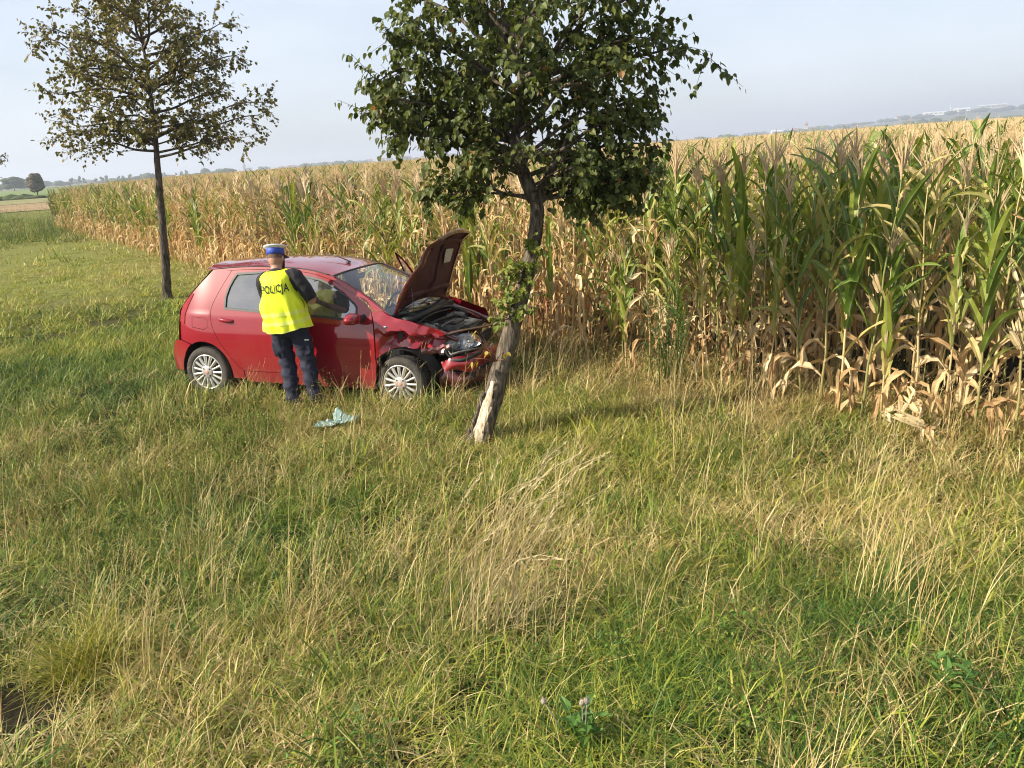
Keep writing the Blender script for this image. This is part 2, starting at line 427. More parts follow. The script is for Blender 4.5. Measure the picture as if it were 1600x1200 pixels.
# hedge strip between two far fields
mb = MB()
for k in range(70):
    t = k / 69; x = -300 + 236 * t; y = 164 + 2 * math.sin(k); v, f = lump((x, y, 0.3), 2.6, 1.0, 0.55 + 0.25 * math.sin(k * 1.3), 900 + k, 4, 6); mb.add(v, f)
o = mb.build('field_hedge', M_FARTREE); tag(o, 'low dark hedge line crossing the far fields', 'hedge', kind='stuff')

# far town: houses, church, sheds
M_WALLS = [mat_simple('plaster_white', (0.72, 0.70, 0.66), (0.62, 0.6, 0.56), scale=0.3, rough=0.85), mat_simple('plaster_cream', (0.55, 0.47, 0.36), (0.48, 0.41, 0.31), scale=0.3, rough=0.85), mat_simple('plaster_grey', (0.36, 0.35, 0.34), (0.3, 0.3, 0.3), scale=0.3, rough=0.85)]
M_ROOFS = [mat_simple('roof_red_tile', (0.28, 0.10, 0.06), (0.22, 0.08, 0.05), scale=0.5, rough=0.85), mat_simple('roof_dark', (0.08, 0.07, 0.07), (0.11, 0.1, 0.1), scale=0.5, rough=0.8), mat_simple('roof_metal_white', (0.75, 0.76, 0.78), (0.68, 0.7, 0.72), scale=0.3, rough=0.5)]
M_FARWIN = mat_simple('far_window_glass', (0.03, 0.035, 0.04), rough=0.2)
def house(az, d, z, w, dep, h, rh, wall, roof, label, group=None, name='far_house', wins=3):
    x, y = pol(az, d); t = thing(name, label, 'house', (x, y, z), (0, 0, math.radians(-az + 12)), group)
    MB().box((0, 0, h / 2 - 1), (w, dep, h + 2)).build('wall', M_WALLS[wall], t, smooth=False)
    v = [(-w / 2 - .3, -dep / 2 - .3, h), (w / 2 + .3, -dep / 2 - .3, h), (w / 2 + .3, dep / 2 + .3, h), (-w / 2 - .3, dep / 2 + .3, h), (-w / 2, 0, h + rh), (w / 2, 0, h + rh)]
    MB().add(v, [(0, 1, 5, 4), (2, 3, 4, 5), (0, 4, 3), (1, 2, 5), (0, 3, 2, 1)]).build('roof', M_ROOFS[roof], t, smooth=False)
    for k in range(wins):
        MB().box(((k - (wins - 1) / 2) * w / (wins + 0.3), -dep / 2 - 0.03, h * 0.55), (w * 0.12, 0.1, h * 0.28)).build('window', M_FARWIN, t, smooth=False)
    return t
q = np.random.default_rng(21)
for k in range(26):
    az = -16.2 + 15.5 * (k / 25) + q.uniform(-0.3, 0.3)
    wl_, rf_ = int(q.integers(0, 3)), int(q.integers(0, 2))
    house(az, q.uniform(1900, 2400), 0, q.uniform(10, 20), 9, q.uniform(4, 8), q.uniform(3, 5), wl_, rf_,
          'tiny hazy %s house with %s roof in the far-off village left of the trees' % (('white', 'cream', 'grey')[wl_], ('red', 'dark')[rf_]), 'houses of the far-off village')
for k, (az, d, z, w, h, rh, wl_, rf_, lab) in enumerate([
        (19.0, 2350, 3, 34, 7, 2.0, 0, 2, 'long low white-roofed hall on the horizon above the corn tassels'),
        (20.1, 2400, 4, 18, 6, 4, 1, 0, 'cream far-off house with red roof beside the domed tower'),
        (28.2, 2650, 24, 62, 7, 1.5, 0, 2, 'long white industrial hall on the hill, widest of the hill buildings'),
        (29.6, 2700, 28, 40, 8, 2.0, 0, 2, 'white flat-roofed shed on the hill beside the long industrial hall'),
        (31.2, 2750, 32, 70, 8, 1.5, 2, 2, 'grey-walled long hall highest up on the hill at the horizon'),
        (26.3, 2600, 19, 26, 6, 3, 1, 0, 'cream red-roofed house low on the hill slope')]):
    house(az, d, z, w, 16, h, rh, wl_, rf_, lab, 'buildings on the far hill' if az > 25 else None, wins=5)
def tower(az, d, z, w, h, sp, label, dome=False):
    x, y = pol(az, d); t = thing('church_tower', label, 'church', (x, y, z), (0, 0, math.radians(-az)))
    MB().box((0, 0, h / 2 - 1), (w, w, h + 2)).build('wall', M_WALLS[2 if not dome else 1], t, smooth=False)
    if dome: MB().lathe([(w * .5, h), (w * .62, h + sp * .2), (w * .55, h + sp * .45), (w * .2, h + sp * .6), (w * .12, h + sp * .85), (0.02, h + sp)], 12).build('dome', M_ROOFS[0], t)
    else: MB().lathe([(w * .68, h), (w * .34, h + sp * .35), (w * .14, h + sp * .7), (0.02, h + sp)], 8).build('spire', M_ROOFS[1], t, smooth=False)
    MB().box((0, -w / 2 - .05, h * .75), (w * .25, .2, h * .2)).build('window', M_FARWIN, t, smooth=False)
    nv = MB(); nv.box((w * 1.6, 0, h * .2), (w * 2.4, w * 1.2, h * .45)); nv.build('nave', M_WALLS[2 if not dome else 1], t, smooth=False)
    v = [(w * .45, -w * .66, h * .42), (w * 2.9, -w * .66, h * .42), (w * 2.9, w * .66, h * .42), (w * .45, w * .66, h * .42), (w * .45, 0, h * .7), (w * 2.9, 0, h * .7)]
    MB().add(v, [(0, 1, 5, 4), (2, 3, 4, 5), (0, 4, 3), (1, 2, 5), (0, 3, 2, 1)]).build('roof', M_ROOFS[0], t, smooth=False)
    return t
tower(-17.05, 2500, 0, 7, 15, 22, 'thin grey church spire rising over the far-off village')
tower(20.75, 2500, 2, 9, 16, 14, 'pinkish domed tower on the horizon above the corn field', dome=True)
x, y = pol(29.0, 2680); ch = thing('chimney_stack', 'slim white chimney on the far hill between the white halls', 'chimney', (x, y, 24))
MB().lathe([(1.4, -2), (1.1, 22), (1.1, 24), (0.8, 24)], 10).build('shaft', M_WALLS[0], ch)
MB().lathe([(1.18, 19), (1.25, 19.2), (1.25, 20.8), (1.18, 21)], 10).build('band', M_ROOFS[0], ch)

# ------------------------------------------------------------------ haze over the plain
hz_m = bpy.data.materials.new('haze_air'); hz_m.use_nodes = True
nt = hz_m.node_tree; nt.nodes.clear(); ho = nt.nodes.new('ShaderNodeOutputMaterial'); pv = nt.nodes.new('ShaderNodeVolumePrincipled')
pv.inputs['Color'].default_value = (0.80, 0.87, 1.0, 1); pv.inputs['Density'].default_value = 0.00042; pv.inputs['Anisotropy'].default_value = 0.2
nt.links.new(pv.outputs['Volume'], ho.inputs['Volume'])
HAZE = True
if HAZE:
    hb = MB().box((0, 2900, 34.0), (16000, 6600, 76)).build('haze', hz_m, smooth=False); tag(hb, 'thin pale haze hanging over the fields', 'haze', kind='stuff')
# ------------------------------------------------------------------ corn
M_CG = mat_leaf('corn_leaf_green', [(0.0, (0.06, 0.12, 0.014)), (0.5, (0.135, 0.205, 0.026)), (1.0, (0.32, 0.35, 0.055))], trans=0.32, rough=0.42, spec=0.45, mid=(0.30, 0.34, 0.14), noise=0.35, nscale=6)
M_CY = mat_leaf('corn_leaf_turning', [(0.0, (0.17, 0.22, 0.035)), (0.5, (0.38, 0.36, 0.09)), (1.0, (0.60, 0.46, 0.19))], trans=0.35, rough=0.55, spec=0.3, mid=(0.5, 0.44, 0.24), noise=0.6, nscale=7)
M_CD = mat_leaf('corn_leaf_dry', [(0.0, (0.34, 0.19, 0.085)), (0.45, (0.60, 0.42, 0.205)), (1.0, (0.82, 0.68, 0.43))], trans=0.30, rough=0.75, spec=0.15, mid=(0.62, 0.48, 0.28), noise=0.5, nscale=9, tcol=(1.0, 0.85, 0.6))
M_CS = mat_leaf('corn_stalk', [(0.0, (0.20, 0.21, 0.07)), (0.5, (0.42, 0.31, 0.14)), (0.90, (0.52, 0.40, 0.20)), (1.0, (0.42, 0.16, 0.10))], trans=0.0, rough=0.6, noise=0.25, nscale=5)
M_CT = mat_leaf('corn_tassel', [(0.0, (0.52, 0.37, 0.21)), (1.0, (0.80, 0.64, 0.42))], trans=0.15, rough=0.85, spec=0.1)
M_CH = mat_leaf('corn_husk', [(0.0, (0.40, 0.30, 0.15)), (1.0, (0.62, 0.50, 0.30))], trans=0.15, rough=0.75, spec=0.15, noise=0.4, nscale=20)

def leaf_arrays(q, L, w, up, droop, twist, curl, n=9, kink=None, ripple=0.0):
    """a corn leaf starting at the origin towards +x; returns verts (3 a station), quads, 'mid'"""
    V = []; mid = []
    pos = np.array([0.0, 0, 0]); side = 0.0
    for i in range(n + 1):
        t = i / n
        a = math.radians(up) - math.radians(droop) * t ** 1.4
        if kink is not None and t > kink: a -= math.radians(55) * min(1, (t - kink) / 0.12)
        a = max(a, math.radians(-88))
        T = np.array([math.cos(a), side * 0.25, math.sin(a)]); T /= np.linalg.norm(T)
        if i: pos = pos + T * (L / n)
        side += q.uniform(-0.25, 0.25) * (1 if curl > 0.3 else 0.35)
        wd = w * 0.5 * min(1.0, 0.45 + t / 0.18 * 0.55) * (1 - t ** 2.4) ** 0.8 * (1 - 0.45 * curl)
        S = np.cross(np.array([0, 0, 1.0]) if abs(T[2]) < 0.97 else np.array([1.0, 0, 0]), T); S /= np.linalg.norm(S); Nn = np.cross(T, S)
        tw = twist * t + ripple * math.sin(t * 17 + L * 9)
        S2 = S * math.cos(tw) + Nn * math.sin(tw); N2 = -S * math.sin(tw) + Nn * math.cos(tw)
        f = 0.28 + 0.75 * curl
        V += [pos + S2 * wd + N2 * wd * f, pos, pos - S2 * wd + N2 * wd * f]; mid += [0.0, 1.0, 0.0]
    F = []
    for i in range(n):
        b = 3 * i; F += [(b, b + 1, b + 4, b + 3), (b + 1, b + 2, b + 5, b + 4)]
    return np.array(V), np.array(F), np.array(mid)

q = np.random.default_rng(5)
LEAVES = {'g': [], 'y': [], 'd': [], 'u': []}
for k in range(9): LEAVES['g'].append(leaf_arrays(q, q.uniform(.62, .92), q.uniform(.095, .128), q.uniform(66, 82), q.uniform(8, 75), q.uniform(-.8, .8), 0.08, kink=None if q.random() < .65 else q.uniform(.5, .8), ripple=.16))
for k in range(7): LEAVES['y'].append(leaf_arrays(q, q.uniform(.6, .88), q.uniform(.075, .105), q.uniform(60, 82), q.uniform(15, 100), q.uniform(-1.4, 1.4), 0.28, kink=None if q.random() < .5 else q.uniform(.3, .7), ripple=.25))
for k in range(9): LEAVES['d'].append(leaf_arrays(q, q.uniform(.5, .85), q.uniform(.075, .115), q.uniform(-10, 55), q.uniform(90, 170), q.uniform(-3.2, 3.2), 0.5, kink=q.uniform(.04, .34), ripple=.5))
for k in range(5): LEAVES['u'].append(leaf_arrays(q, q.uniform(.45, .75), q.uniform(.06, .085), q.uniform(66, 82), q.uniform(20, 80), q.uniform(-2, 2), 0.5, ripple=.4))
LMAT = {'g': M_CG, 'y': M_CY, 'd': M_CD, 'u': M_CD}

def stalk_arrays(q, h):
    pts = []; rad = []; n = 9; bx, by = q.uniform(-.05, .05), q.uniform(-.05, .05)
    for i in range(n):
        t = i / (n - 1); pts.append((bx * t * t + .008 * math.sin(i * 2.1), by * t * t + .008 * math.cos(i * 1.7), h * t)); rad.append(0.0135 * (1 - 0.72 * t) * (1.12 if i % 2 else 1))
    v, f = tube_arrays(pts, rad, 5, True)
    return np.array([tuple(p) for p in v]), f
def tassel_arrays(q):
    mb = MB()
    for k in range(11):
        a = q.uniform(0, 2 * PI); sp = 0.0 if k == 0 else q.uniform(.12, .5); L = q.uniform(.22, .36) if k else .42
        z0 = 0.0 if k == 0 else q.uniform(0, .08)
        pts = [(math.cos(a) * math.sin(sp * (t ** 0.8) * 1.2) * L * t, math.sin(a) * math.sin(sp * (t ** .8) * 1.2) * L * t, z0 + L * t) for t in (0, .5, 1)]
        mb.tube(pts, [.005, .0075, .0025], 3, True)
    return np.array(mb.v), mb.f
def husk_arrays(q):
    mb = MB(); L = q.uniform(.17, .23)
    mb.lathe([(.004, 0), (.022, L * .18), (.028, L * .45), (.022, L * .75), (.006, L)], 7)
    V = np.array(mb.v); F = list(mb.f)
    for k in range(4):
        lv, lf, _ = leaf_arrays(q, L * 1.1, .045, 88, q.uniform(-6, 22), q.uniform(-.6, .6), .45, n=4)
        a = k * 1.57 + q.uniform(-.3, .3); c, s = math.cos(a), math.sin(a)
        lv = lv @ np.array([[c, s, 0], [-s, c, 0], [0, 0, 1]]) + np.array([c * .015, s * .015, .01]); o = len(V)
        V = np.vstack([V, lv]); F += [tuple(int(i) + o for i in g) for g in lf]
    return V, F

def plant_spec(kind, q):
    """list of (part, mesh key, index, z, azimuth, scale)"""
    h = q.uniform(1.92, 2.2); a0 = q.uniform(0, 2 * PI); S = []
    nl = int(q.integers(14, 18))
    for i in range(nl):
        t = i / (nl - 1); z = 0.16 + (h - 0.24) * t ** 0.97
        az = a0 + PI * i + q.uniform(-.45, .45)
        if kind == 'green': k = 'd' if t < .16 else ('y' if (t < .26 or q.random() < .12) else 'g')
        elif kind == 'mixed': k = 'd' if t < .34 else ('y' if (t < .5 or q.random() < .35) else 'g')
        elif kind == 'turning': k = 'd' if t < .5 else ('y' if q.random() < .7 else 'u')
        else: k = 'd' if t < .62 else ('u' if q.random() < .6 else 'd')
        if t < .3 and q.random() < .1: continue
        S.append(('leaf', k, int(q.integers(0, len(LEAVES[k]))), z, az, q.uniform(.8, 1.1) * (1 - .35 * t ** 3)))
    for e in range(1 if q.random() < .8 else 2): S.append(('ear', 'e', 0, h * q.uniform(.42, .55), a0 + q.uniform(-.6, .6), 1.0))
    return dict(kind=kind, h=h, parts=S, stalk=stalk_arrays(q, h), tassel=tassel_arrays(q), husk=husk_arrays(q), srnd=q.random())

def xf(V, z, az, s, tiltx=0.0):
    c, sn = math.cos(az), math.sin(az)
    return (np.asarray(V) * s) @ np.array([[c, sn, 0], [-sn, c, 0], [0, 0, 1]]) + np.array([0.008 * c, 0.008 * sn, z])

HTILT = Matrix.Rotation(0.45, 3, 'Y')
def bake_plant(name, sp, q, zmin=0.0, thin=False):
    """whole plant as one mesh, for the mass of the field"""
    V = []; F = []; FM = []; RN = []; MI = []; off = 0
    mats = [M_CG, M_CY, M_CD, M_CS, M_CT, M_CH]; mi = {'g': 0, 'y': 1, 'd': 2, 'u': 2}
    def put(v, f, m, r, mid=None):
        nonlocal off
        V.append(np.asarray(v)); F.extend([tuple(int(i) + off for i in g) for g in f]); FM.extend([m] * len(f)); RN.append(np.full(len(v), r)); MI.append(np.zeros(len(v)) if mid is None else mid); off += len(v)
    put(sp['stalk'][0], sp['stalk'][1], 3, sp['srnd'] * .8)
    for part, k, i, z, az, s in sp['parts']:
        if z < zmin: continue
        if part == 'leaf':
            lv, lf, md = LEAVES[k][i]; put(xf(lv, z, az, s), lf, mi[k], q.random(), md)
        elif zmin == 0: put(xf(np.array([tuple(HTILT @ Vector(p)) for p in sp['husk'][0]]), z, az, 1), sp['husk'][1], 5, q.random())
    tv = np.array(sp['tassel'][0]) + np.array([sp['stalk'][0][-1][0], sp['stalk'][0][-1][1], sp['h'] - .02]); put(tv, sp['tassel'][1], 4, q.random())
    return make_mesh(name, np.vstack(V), F, mats, attrs={'rnd': np.concatenate(RN), 'mid': np.concatenate(MI)}, fmat=FM)

# the edge of the field, from the road side on the right to the far end on the left
EDGE = crv([(7.2, 1.0), (5.25, 3.95), (4.05, 5.7), (3.02, 6.85), (2.05, 7.85), (0.9, 9.35), (-3.4, 15.0), (-9.2, 23.4), (-16.5, 34.2), (-26, 47.5)], 12)
_ds = np.r_[0, np.cumsum(np.linalg.norm(np.diff(EDGE, axis=0), axis=1))]
EDGE_L = _ds[-1]
def edge_at(s, inward=0.0):
    x = np.interp(s, _ds, EDGE[:, 0]); y = np.interp(s, _ds, EDGE[:, 1])
    x2 = np.interp(s + .3, _ds, EDGE[:, 0]); y2 = np.interp(s + .3, _ds, EDGE[:, 1]); x1 = np.interp(s - .3, _ds, EDGE[:, 0]); y1 = np.interp(s - .3, _ds, EDGE[:, 1])
    dx, dy = x2 - x1, y2 - y1; l = np.hypot(dx, dy) + 1e-9
    return x + inward * dy / l, y - inward * dx / l
def edge_dist(x, y):
    """signed distance, positive inside the field"""
    x = np.asarray(x, float); y = np.asarray(y, float); best = np.full(x.shape, 1e9); sg = np.ones(x.shape)
    for i in range(0, len(EDGE) - 1, 3):
        a = EDGE[i]; b = EDGE[min(i + 3, len(EDGE) - 1)]; d = b - a; l2 = d @ d
        t = np.clip(((x - a[0]) * d[0] + (y - a[1]) * d[1]) / l2, 0, 1); px = a[0] + d[0] * t; py = a[1] + d[1] * t
        ds = np.hypot(x - px, y - py); c = d[1] * (x - a[0]) - d[0] * (y - a[1]); u = ds < best
        best = np.where(u, ds, best); sg = np.where(u, np.sign(c), sg)
    return best * sg

q = np.random.default_rng(17)
SPECS = [plant_spec(k, q) for k in ['green'] * 5 + ['mixed'] * 4 + ['turning'] * 3 + ['dry'] * 5]
# shared part meshes for the plants built one by one
LEAF_ME = {}
for k, L in LEAVES.items():
    for i, (lv, lf, md) in enumerate(L):
        for r in range(3): LEAF_ME[k, i, r] = make_mesh('corn_leaf', lv, lf, LMAT[k], attrs={'rnd': np.full(len(lv), (.15, .5, .85)[r]), 'mid': md})
for sp in SPECS:
    sp['stalk_me'] = make_mesh('corn_stalk', sp['stalk'][0], sp['stalk'][1], M_CS, attrs={'rnd': np.full(len(sp['stalk'][0]), sp['srnd'])}, smooth=True)
    sp['tassel_me'] = make_mesh('corn_tassel', sp['tassel'][0], sp['tassel'][1], M_CT, attrs={'rnd': np.full(len(sp['tassel'][0]), q.random())})
    sp['husk_me'] = make_mesh('corn_ear', sp['husk'][0], sp['husk'][1], M_CH, attrs={'rnd': np.full(len(sp['husk'][0]), q.random())})
    # leaves of this plant joined, for copies too far off to pick leaves apart
    V = []; F = []; FM = []; RN = []; MI = []; off = 0
    for part, k, i, z, az, s in sp['parts']:
        if part != 'leaf': continue
        lv, lf, md = LEAVES[k][i]; V.append(xf(lv, z, az, s)); F.extend([tuple(int(j) + off for j in g) for g in lf]); FM += [{'g': 0, 'y': 1, 'd': 2, 'u': 2}[k]] * len(lf); RN.append(np.full(len(lv), q.random())); MI.append(md); off += len(lv)
    sp['fol_me'] = make_mesh('corn_foliage', np.vstack(V), F, [M_CG, M_CY, M_CD], attrs={'rnd': np.concatenate(RN), 'mid': np.concatenate(MI)}, fmat=FM)

def pick_kind(x, y, q):
    g = 0.54 * sm(1.0, 2.8, x) * (1 - sm(9, 13, y)) + 0.20 * sm(26, 36, y) + 0.15 + 0.30 * (vnoise(x, y, 1.3, 8) - .5)
    u = q.random()
    if u < g * .75: return int(q.integers(0, 5))
    if u < g * 1.35: return int(q.integers(5, 9))
    if u < g * 1.35 + .32: return int(q.integers(9, 12))
    return int(q.integers(12, 17))
LBL = {'green': 'broad-leaved green corn plant, %s',
       'mixed': 'corn plant green above and tan below, %s',
       'turning': 'yellowing corn plant, %s',
       'dry': 'wholly withered tan corn plant, %s'}
q = np.random.default_rng(99)
cand = []
for row in range(3):
    s = 3.2
    while s < 40:
        x, y = edge_at(s, row * .62 + q.uniform(-.12, .12)); cand.append((s, row, float(x), float(y))); s += q.uniform(.14, .24) * (1 + .25 * (row == 0))
near = [c for c in cand if c[1] < 2 and math.degrees(math.atan2(c[2], c[3])) < 36]
near.sort(key=lambda c: math.hypot(c[2], c[3]) + 2.5 * c[1])
IND = near[:300]; ind_set = set((round(c[2], 4), round(c[3], 4)) for c in IND)
n_leafed = 105
for n, (s, row, x, y) in enumerate(IND):
    sp = SPECS[pick_kind(x, y, q)]
    where = 'front row' if row == 0 else 'second row'
    if x > 1.2: where += ' right of the slanting tree'
    elif y < 14.2: where += ' behind the wrecked car'
    else: where += ' beyond the wrecked car'
    sc = q.uniform(.86, 1.02) if row else q.uniform(.70, 1.0)
    if row == 0 and 1.0 < x < 2.6: sc *= q.uniform(.6, .95)
    size_ = 'stunted ' if sc < .68 else 'tall ' if sc > .97 else ''
    t = thing('corn_plant', size_ + LBL[sp['kind']] % where, 'corn plant', (x, y, float(gz(x, y)) - .02), (q.uniform(-.07, .07), q.uniform(-.05, .09), q.uniform(0, 2 * PI)), 'corn plants at the edge of the field')
    t.scale = (sc,) * 3
    link('stalk', sp['stalk_me'], t)
    top = sp['stalk'][0][-1]
    link('tassel', sp['tassel_me'], t, loc=(float(top[0]), float(top[1]), sp['h'] - .02))
    if n < n_leafed:
        for part, k, i, z, az, s_ in sp['parts']:
            if part == 'leaf': link('leaf', LEAF_ME[k, i, int(q.integers(0, 3))], t, loc=(.008 * math.cos(az), .008 * math.sin(az), z), rot=(0, 0, az), scale=(s_,) * 3)
            else: link('ear', sp['husk_me'], t, loc=(.012 * math.cos(az), .012 * math.sin(az), z), rot=(0, .45, az))
    else:
        link('foliage', sp['fol_me'], t)
        for part, k, i, z, az, s_ in sp['parts']:
            if part == 'ear': link('ear', sp['husk_me'], t, loc=(.012 * math.cos(az), .012 * math.sin(az), z), rot=(0, .45, az))

# the rest of the field: the next rows as one joined mass, then tops in patches
LEAVES_FULL = LEAVES
def thin_leaf(a):
    v, f, md = a; n = len(v) // 3 - 1; keep = [0, 2, 4, 6, n] if n == 9 else list(range(n + 1)); rows = np.concatenate([np.arange(3 * k, 3 * k + 3) for k in keep]); m = len(keep) - 1
    F = []
    for i in range(m): b = 3 * i; F += [(b, b + 1, b + 4, b + 3), (b + 1, b + 2, b + 5, b + 4)]
    return v[rows], np.array(F), md[rows]
LEAVES = {k: [thin_leaf(a) for a in L] for k, L in LEAVES_FULL.items()}
def lite(sp):
    h = sp['h']; v, f = tube_arrays([(0, 0, 0), (sp['stalk'][0][-1][0] * .3, sp['stalk'][0][-1][1] * .3, h * .5), tuple(sp['stalk'][0][-1][:2]) + (h,)], [.013, .010, .005], 3, False)
    tv, tf = sp['tassel']; tv = np.array(tv); mb = MB(); qq = np.random.default_rng(int(h * 1e6) % 9999)
    for k in range(7):
        a = qq.uniform(0, 2 * PI); sp_ = 0 if k == 0 else qq.uniform(.1, .45); L = qq.uniform(.22, .42); e = Vector((math.cos(a) * math.sin(sp_) * L, math.sin(a) * math.sin(sp_) * L, L * math.cos(sp_))); sdv = Vector((-math.sin(a), math.cos(a), 0)) * .006
        mb.add([sdv, -sdv, e], [(0, 1, 2)]); sdv = Vector((math.cos(a), math.sin(a), 0)) * .006; mb.add([sdv, -sdv, e], [(0, 1, 2)])
    d = dict(sp); d['stalk'] = (np.array([tuple(p) for p in v]), f); d['tassel'] = (np.array(mb.v), mb.f); return d
LITE = [lite(sp) for sp in SPECS]; NS = len(SPECS)
CORN_MATS = [M_CG, M_CY, M_CD, M_CS, M_CT, M_CH]
def to_tri(me):
    me.calc_loop_triangles(); n = len(me.loop_triangles); t = np.empty(n * 3, np.int32); me.loop_triangles.foreach_get('vertices', t); pi = np.empty(n, np.int32); me.loop_triangles.foreach_get('polygon_index', pi)
    mi = np.empty(len(me.polygons), np.int32); me.polygons.foreach_get('material_index', mi); co = np.empty(len(me.vertices) * 3, np.float32); me.vertices.foreach_get('co', co)
    r = np.empty(len(me.vertices), np.float32); me.attributes['rnd'].data.foreach_get('value', r); md = np.empty(len(me.vertices), np.float32); me.attributes['mid'].data.foreach_get('value', md)
    return co.reshape(-1, 3), t.reshape(-1, 3), mi[pi], r, md
FULL_T = [to_tri(bake_plant('corn_tmp', sp, q)) for sp in LITE]; TOP_T = [to_tri(bake_plant('corn_tmp', sp, q, zmin=1.0)) for sp in LITE]
for me in [m for m in bpy.data.meshes if m.name.startswith('corn_tmp')]: bpy.data.meshes.remove(me)
def mass(name, P, K, T, q, smin=.86, smax=1.03):
    VV = []; FF = []; MM = []; RR = []; DD = []; off = 0
    for (x, y, z), k in zip(P, K):
        co, t, mi, r, md = T[k]; a = q.uniform(0, 2 * PI); c, s = math.cos(a), math.sin(a); sc = q.uniform(smin, smax); lx, ly = q.uniform(-.05, .07), q.uniform(-.05, .05)
        w = co * sc; VV.append(np.c_[w[:, 0] * c - w[:, 1] * s + lx * w[:, 2] + x, w[:, 0] * s + w[:, 1] * c + ly * w[:, 2] + y, w[:, 2] + z].astype(np.float32)); FF.append(t + off); MM.append(mi); RR.append(np.clip(r + q.normal(0, .1), 0, 1)); DD.append(md); off += len(co)
    return make_mesh(name, np.vstack(VV), np.vstack(FF), CORN_MATS, attrs={'rnd': np.concatenate(RR), 'mid': np.concatenate(DD)}, fmat=np.concatenate(MM))
pts = []; idx = []
for s, row, x, y in cand:
    if (round(x, 4), round(y, 4)) in ind_set: continue
    pts.append((x, y)); idx.append(pick_kind(x, y, q))
for row in range(3):
    for s in np.arange(40, EDGE_L, .26):
        x, y = edge_at(s + q.uniform(-.06, .06), row * .62 + q.uniform(-.2, .2)); pts.append((float(x), float(y))); idx.append(pick_kind(x, y, q))
for row in range(3, 5):
    for s in np.arange(1.0, EDGE_L, .22):
        x, y = edge_at(s + q.uniform(-.07, .07), row * .66 + q.uniform(-.12, .12)); x = float(x); y = float(y)
        if abs(math.degrees(math.atan2(x, y))) > 40: continue
        pts.append((x, y)); idx.append(pick_kind(x, y, q))
me = mass('corn_field_plants', [(x, y, float(gz(x, y)) - .02) for x, y in pts], idx, FULL_T, q); print('corn mass', len(pts), len(me.polygons))
o = link('corn_field_plants', me); tag(o, 'dense ripening corn just behind the edge rows, dry leaves under tan tassels', 'corn', kind='stuff')
# patches of tops, about two metres square
cc = bpy.data.collections.new('corn_patches'); TS = 2.0
for v_ in range(10):
    P_ = []; K_ = []; g_ = .8 if v_ >= 7 else .25
    for i in range(4):
        for j in range(8): P_.append((-TS / 2 + (i + .5) * TS / 4 + q.uniform(-.12, .12), -TS / 2 + (j + .5) * TS / 8 + q.uniform(-.08, .08), 0)); K_.append(int(q.integers(0, 9)) if q.random() < g_ else int(q.integers(9, 17)))
    cc.objects.link(bpy.data.objects.new('corn_patch_%02d' % v_, mass('corn_patch_%02d' % v_, P_, K_, TOP_T, q)))
tx = []; ti = []
for gx_ in np.arange(-100, 150, TS * .95):
    for gy_ in np.arange(0, 190, TS * .95):
        x = gx_ + q.uniform(-.15, .15); y = gy_ + q.uniform(-.15, .15)
        if y < 2 or abs(math.degrees(math.atan2(x, y))) > 43: continue
        tx.append((x, y))
tx = np.array(tx); ed = edge_dist(tx[:, 0], tx[:, 1]); bx = np.interp(tx[:, 1], [0, 47.5, 220, 600], [-26, -26, -85, -165]); ok = ((tx[:, 1] < 48) & (ed > 3.9)) | ((tx[:, 1] >= 46) & (tx[:, 0] > bx + 1) & (ed > 0))
tx = tx[ok]; n = len(tx); gsel = q.random(n) < .5 * sm(1, 4, tx[:, 0]) * (1 - sm(9, 14, tx[:, 1])) + .03
ti = np.where(gsel, q.integers(7, 10, n), q.integers(0, 7, n))
rz = q.integers(0, 4, n) * PI / 2 + math.radians(35)
corn_rest = scatter('corn_field_tops', np.c_[tx, gz(tx[:, 0], tx[:, 1]) - .02], rz, q.uniform(.94, 1.05, n), ti, cc, 'tan tassels and upper leaves of the deep corn field behind the edge', 'corn')
print('corn patches', n)

# beyond that the tops close into one uneven canopy
M_CANOPY = mat_simple('corn_canopy', (0.42, 0.31, 0.17), (0.56, 0.43, 0.25), scale=1.6, rough=0.9, spec=0.05, bump=1.0, bscale=3.0, detail=10)
ya = np.r_[np.linspace(36, 120, 70), np.geomspace(122, 640, 50)]; u = np.linspace(0, 1, 90)
rows = []
for yy in ya:
    x0 = np.interp(yy, [0, 47.5, 220, 640], [-17, -25, -83, -170]); x1 = 30 + yy * .95
    if yy < 47.5: x0 = np.interp(yy, [36, 47.5], [-10, -20])
    xs = x0 + (x1 - x0) * u; zs = 1.55 + .35 * sm(60, 160, yy) + .22 * (vnoise(xs, np.full(90, yy), 1.7, 3) - .5)
    rows.append(np.stack([xs, np.full(90, yy), zs], -1))
canopy = MB().grid(np.array(rows)).build('corn_field_canopy', M_CANOPY); tag(canopy, 'far corn field tops merging into a tan carpet below the horizon', 'corn', kind='stuff')
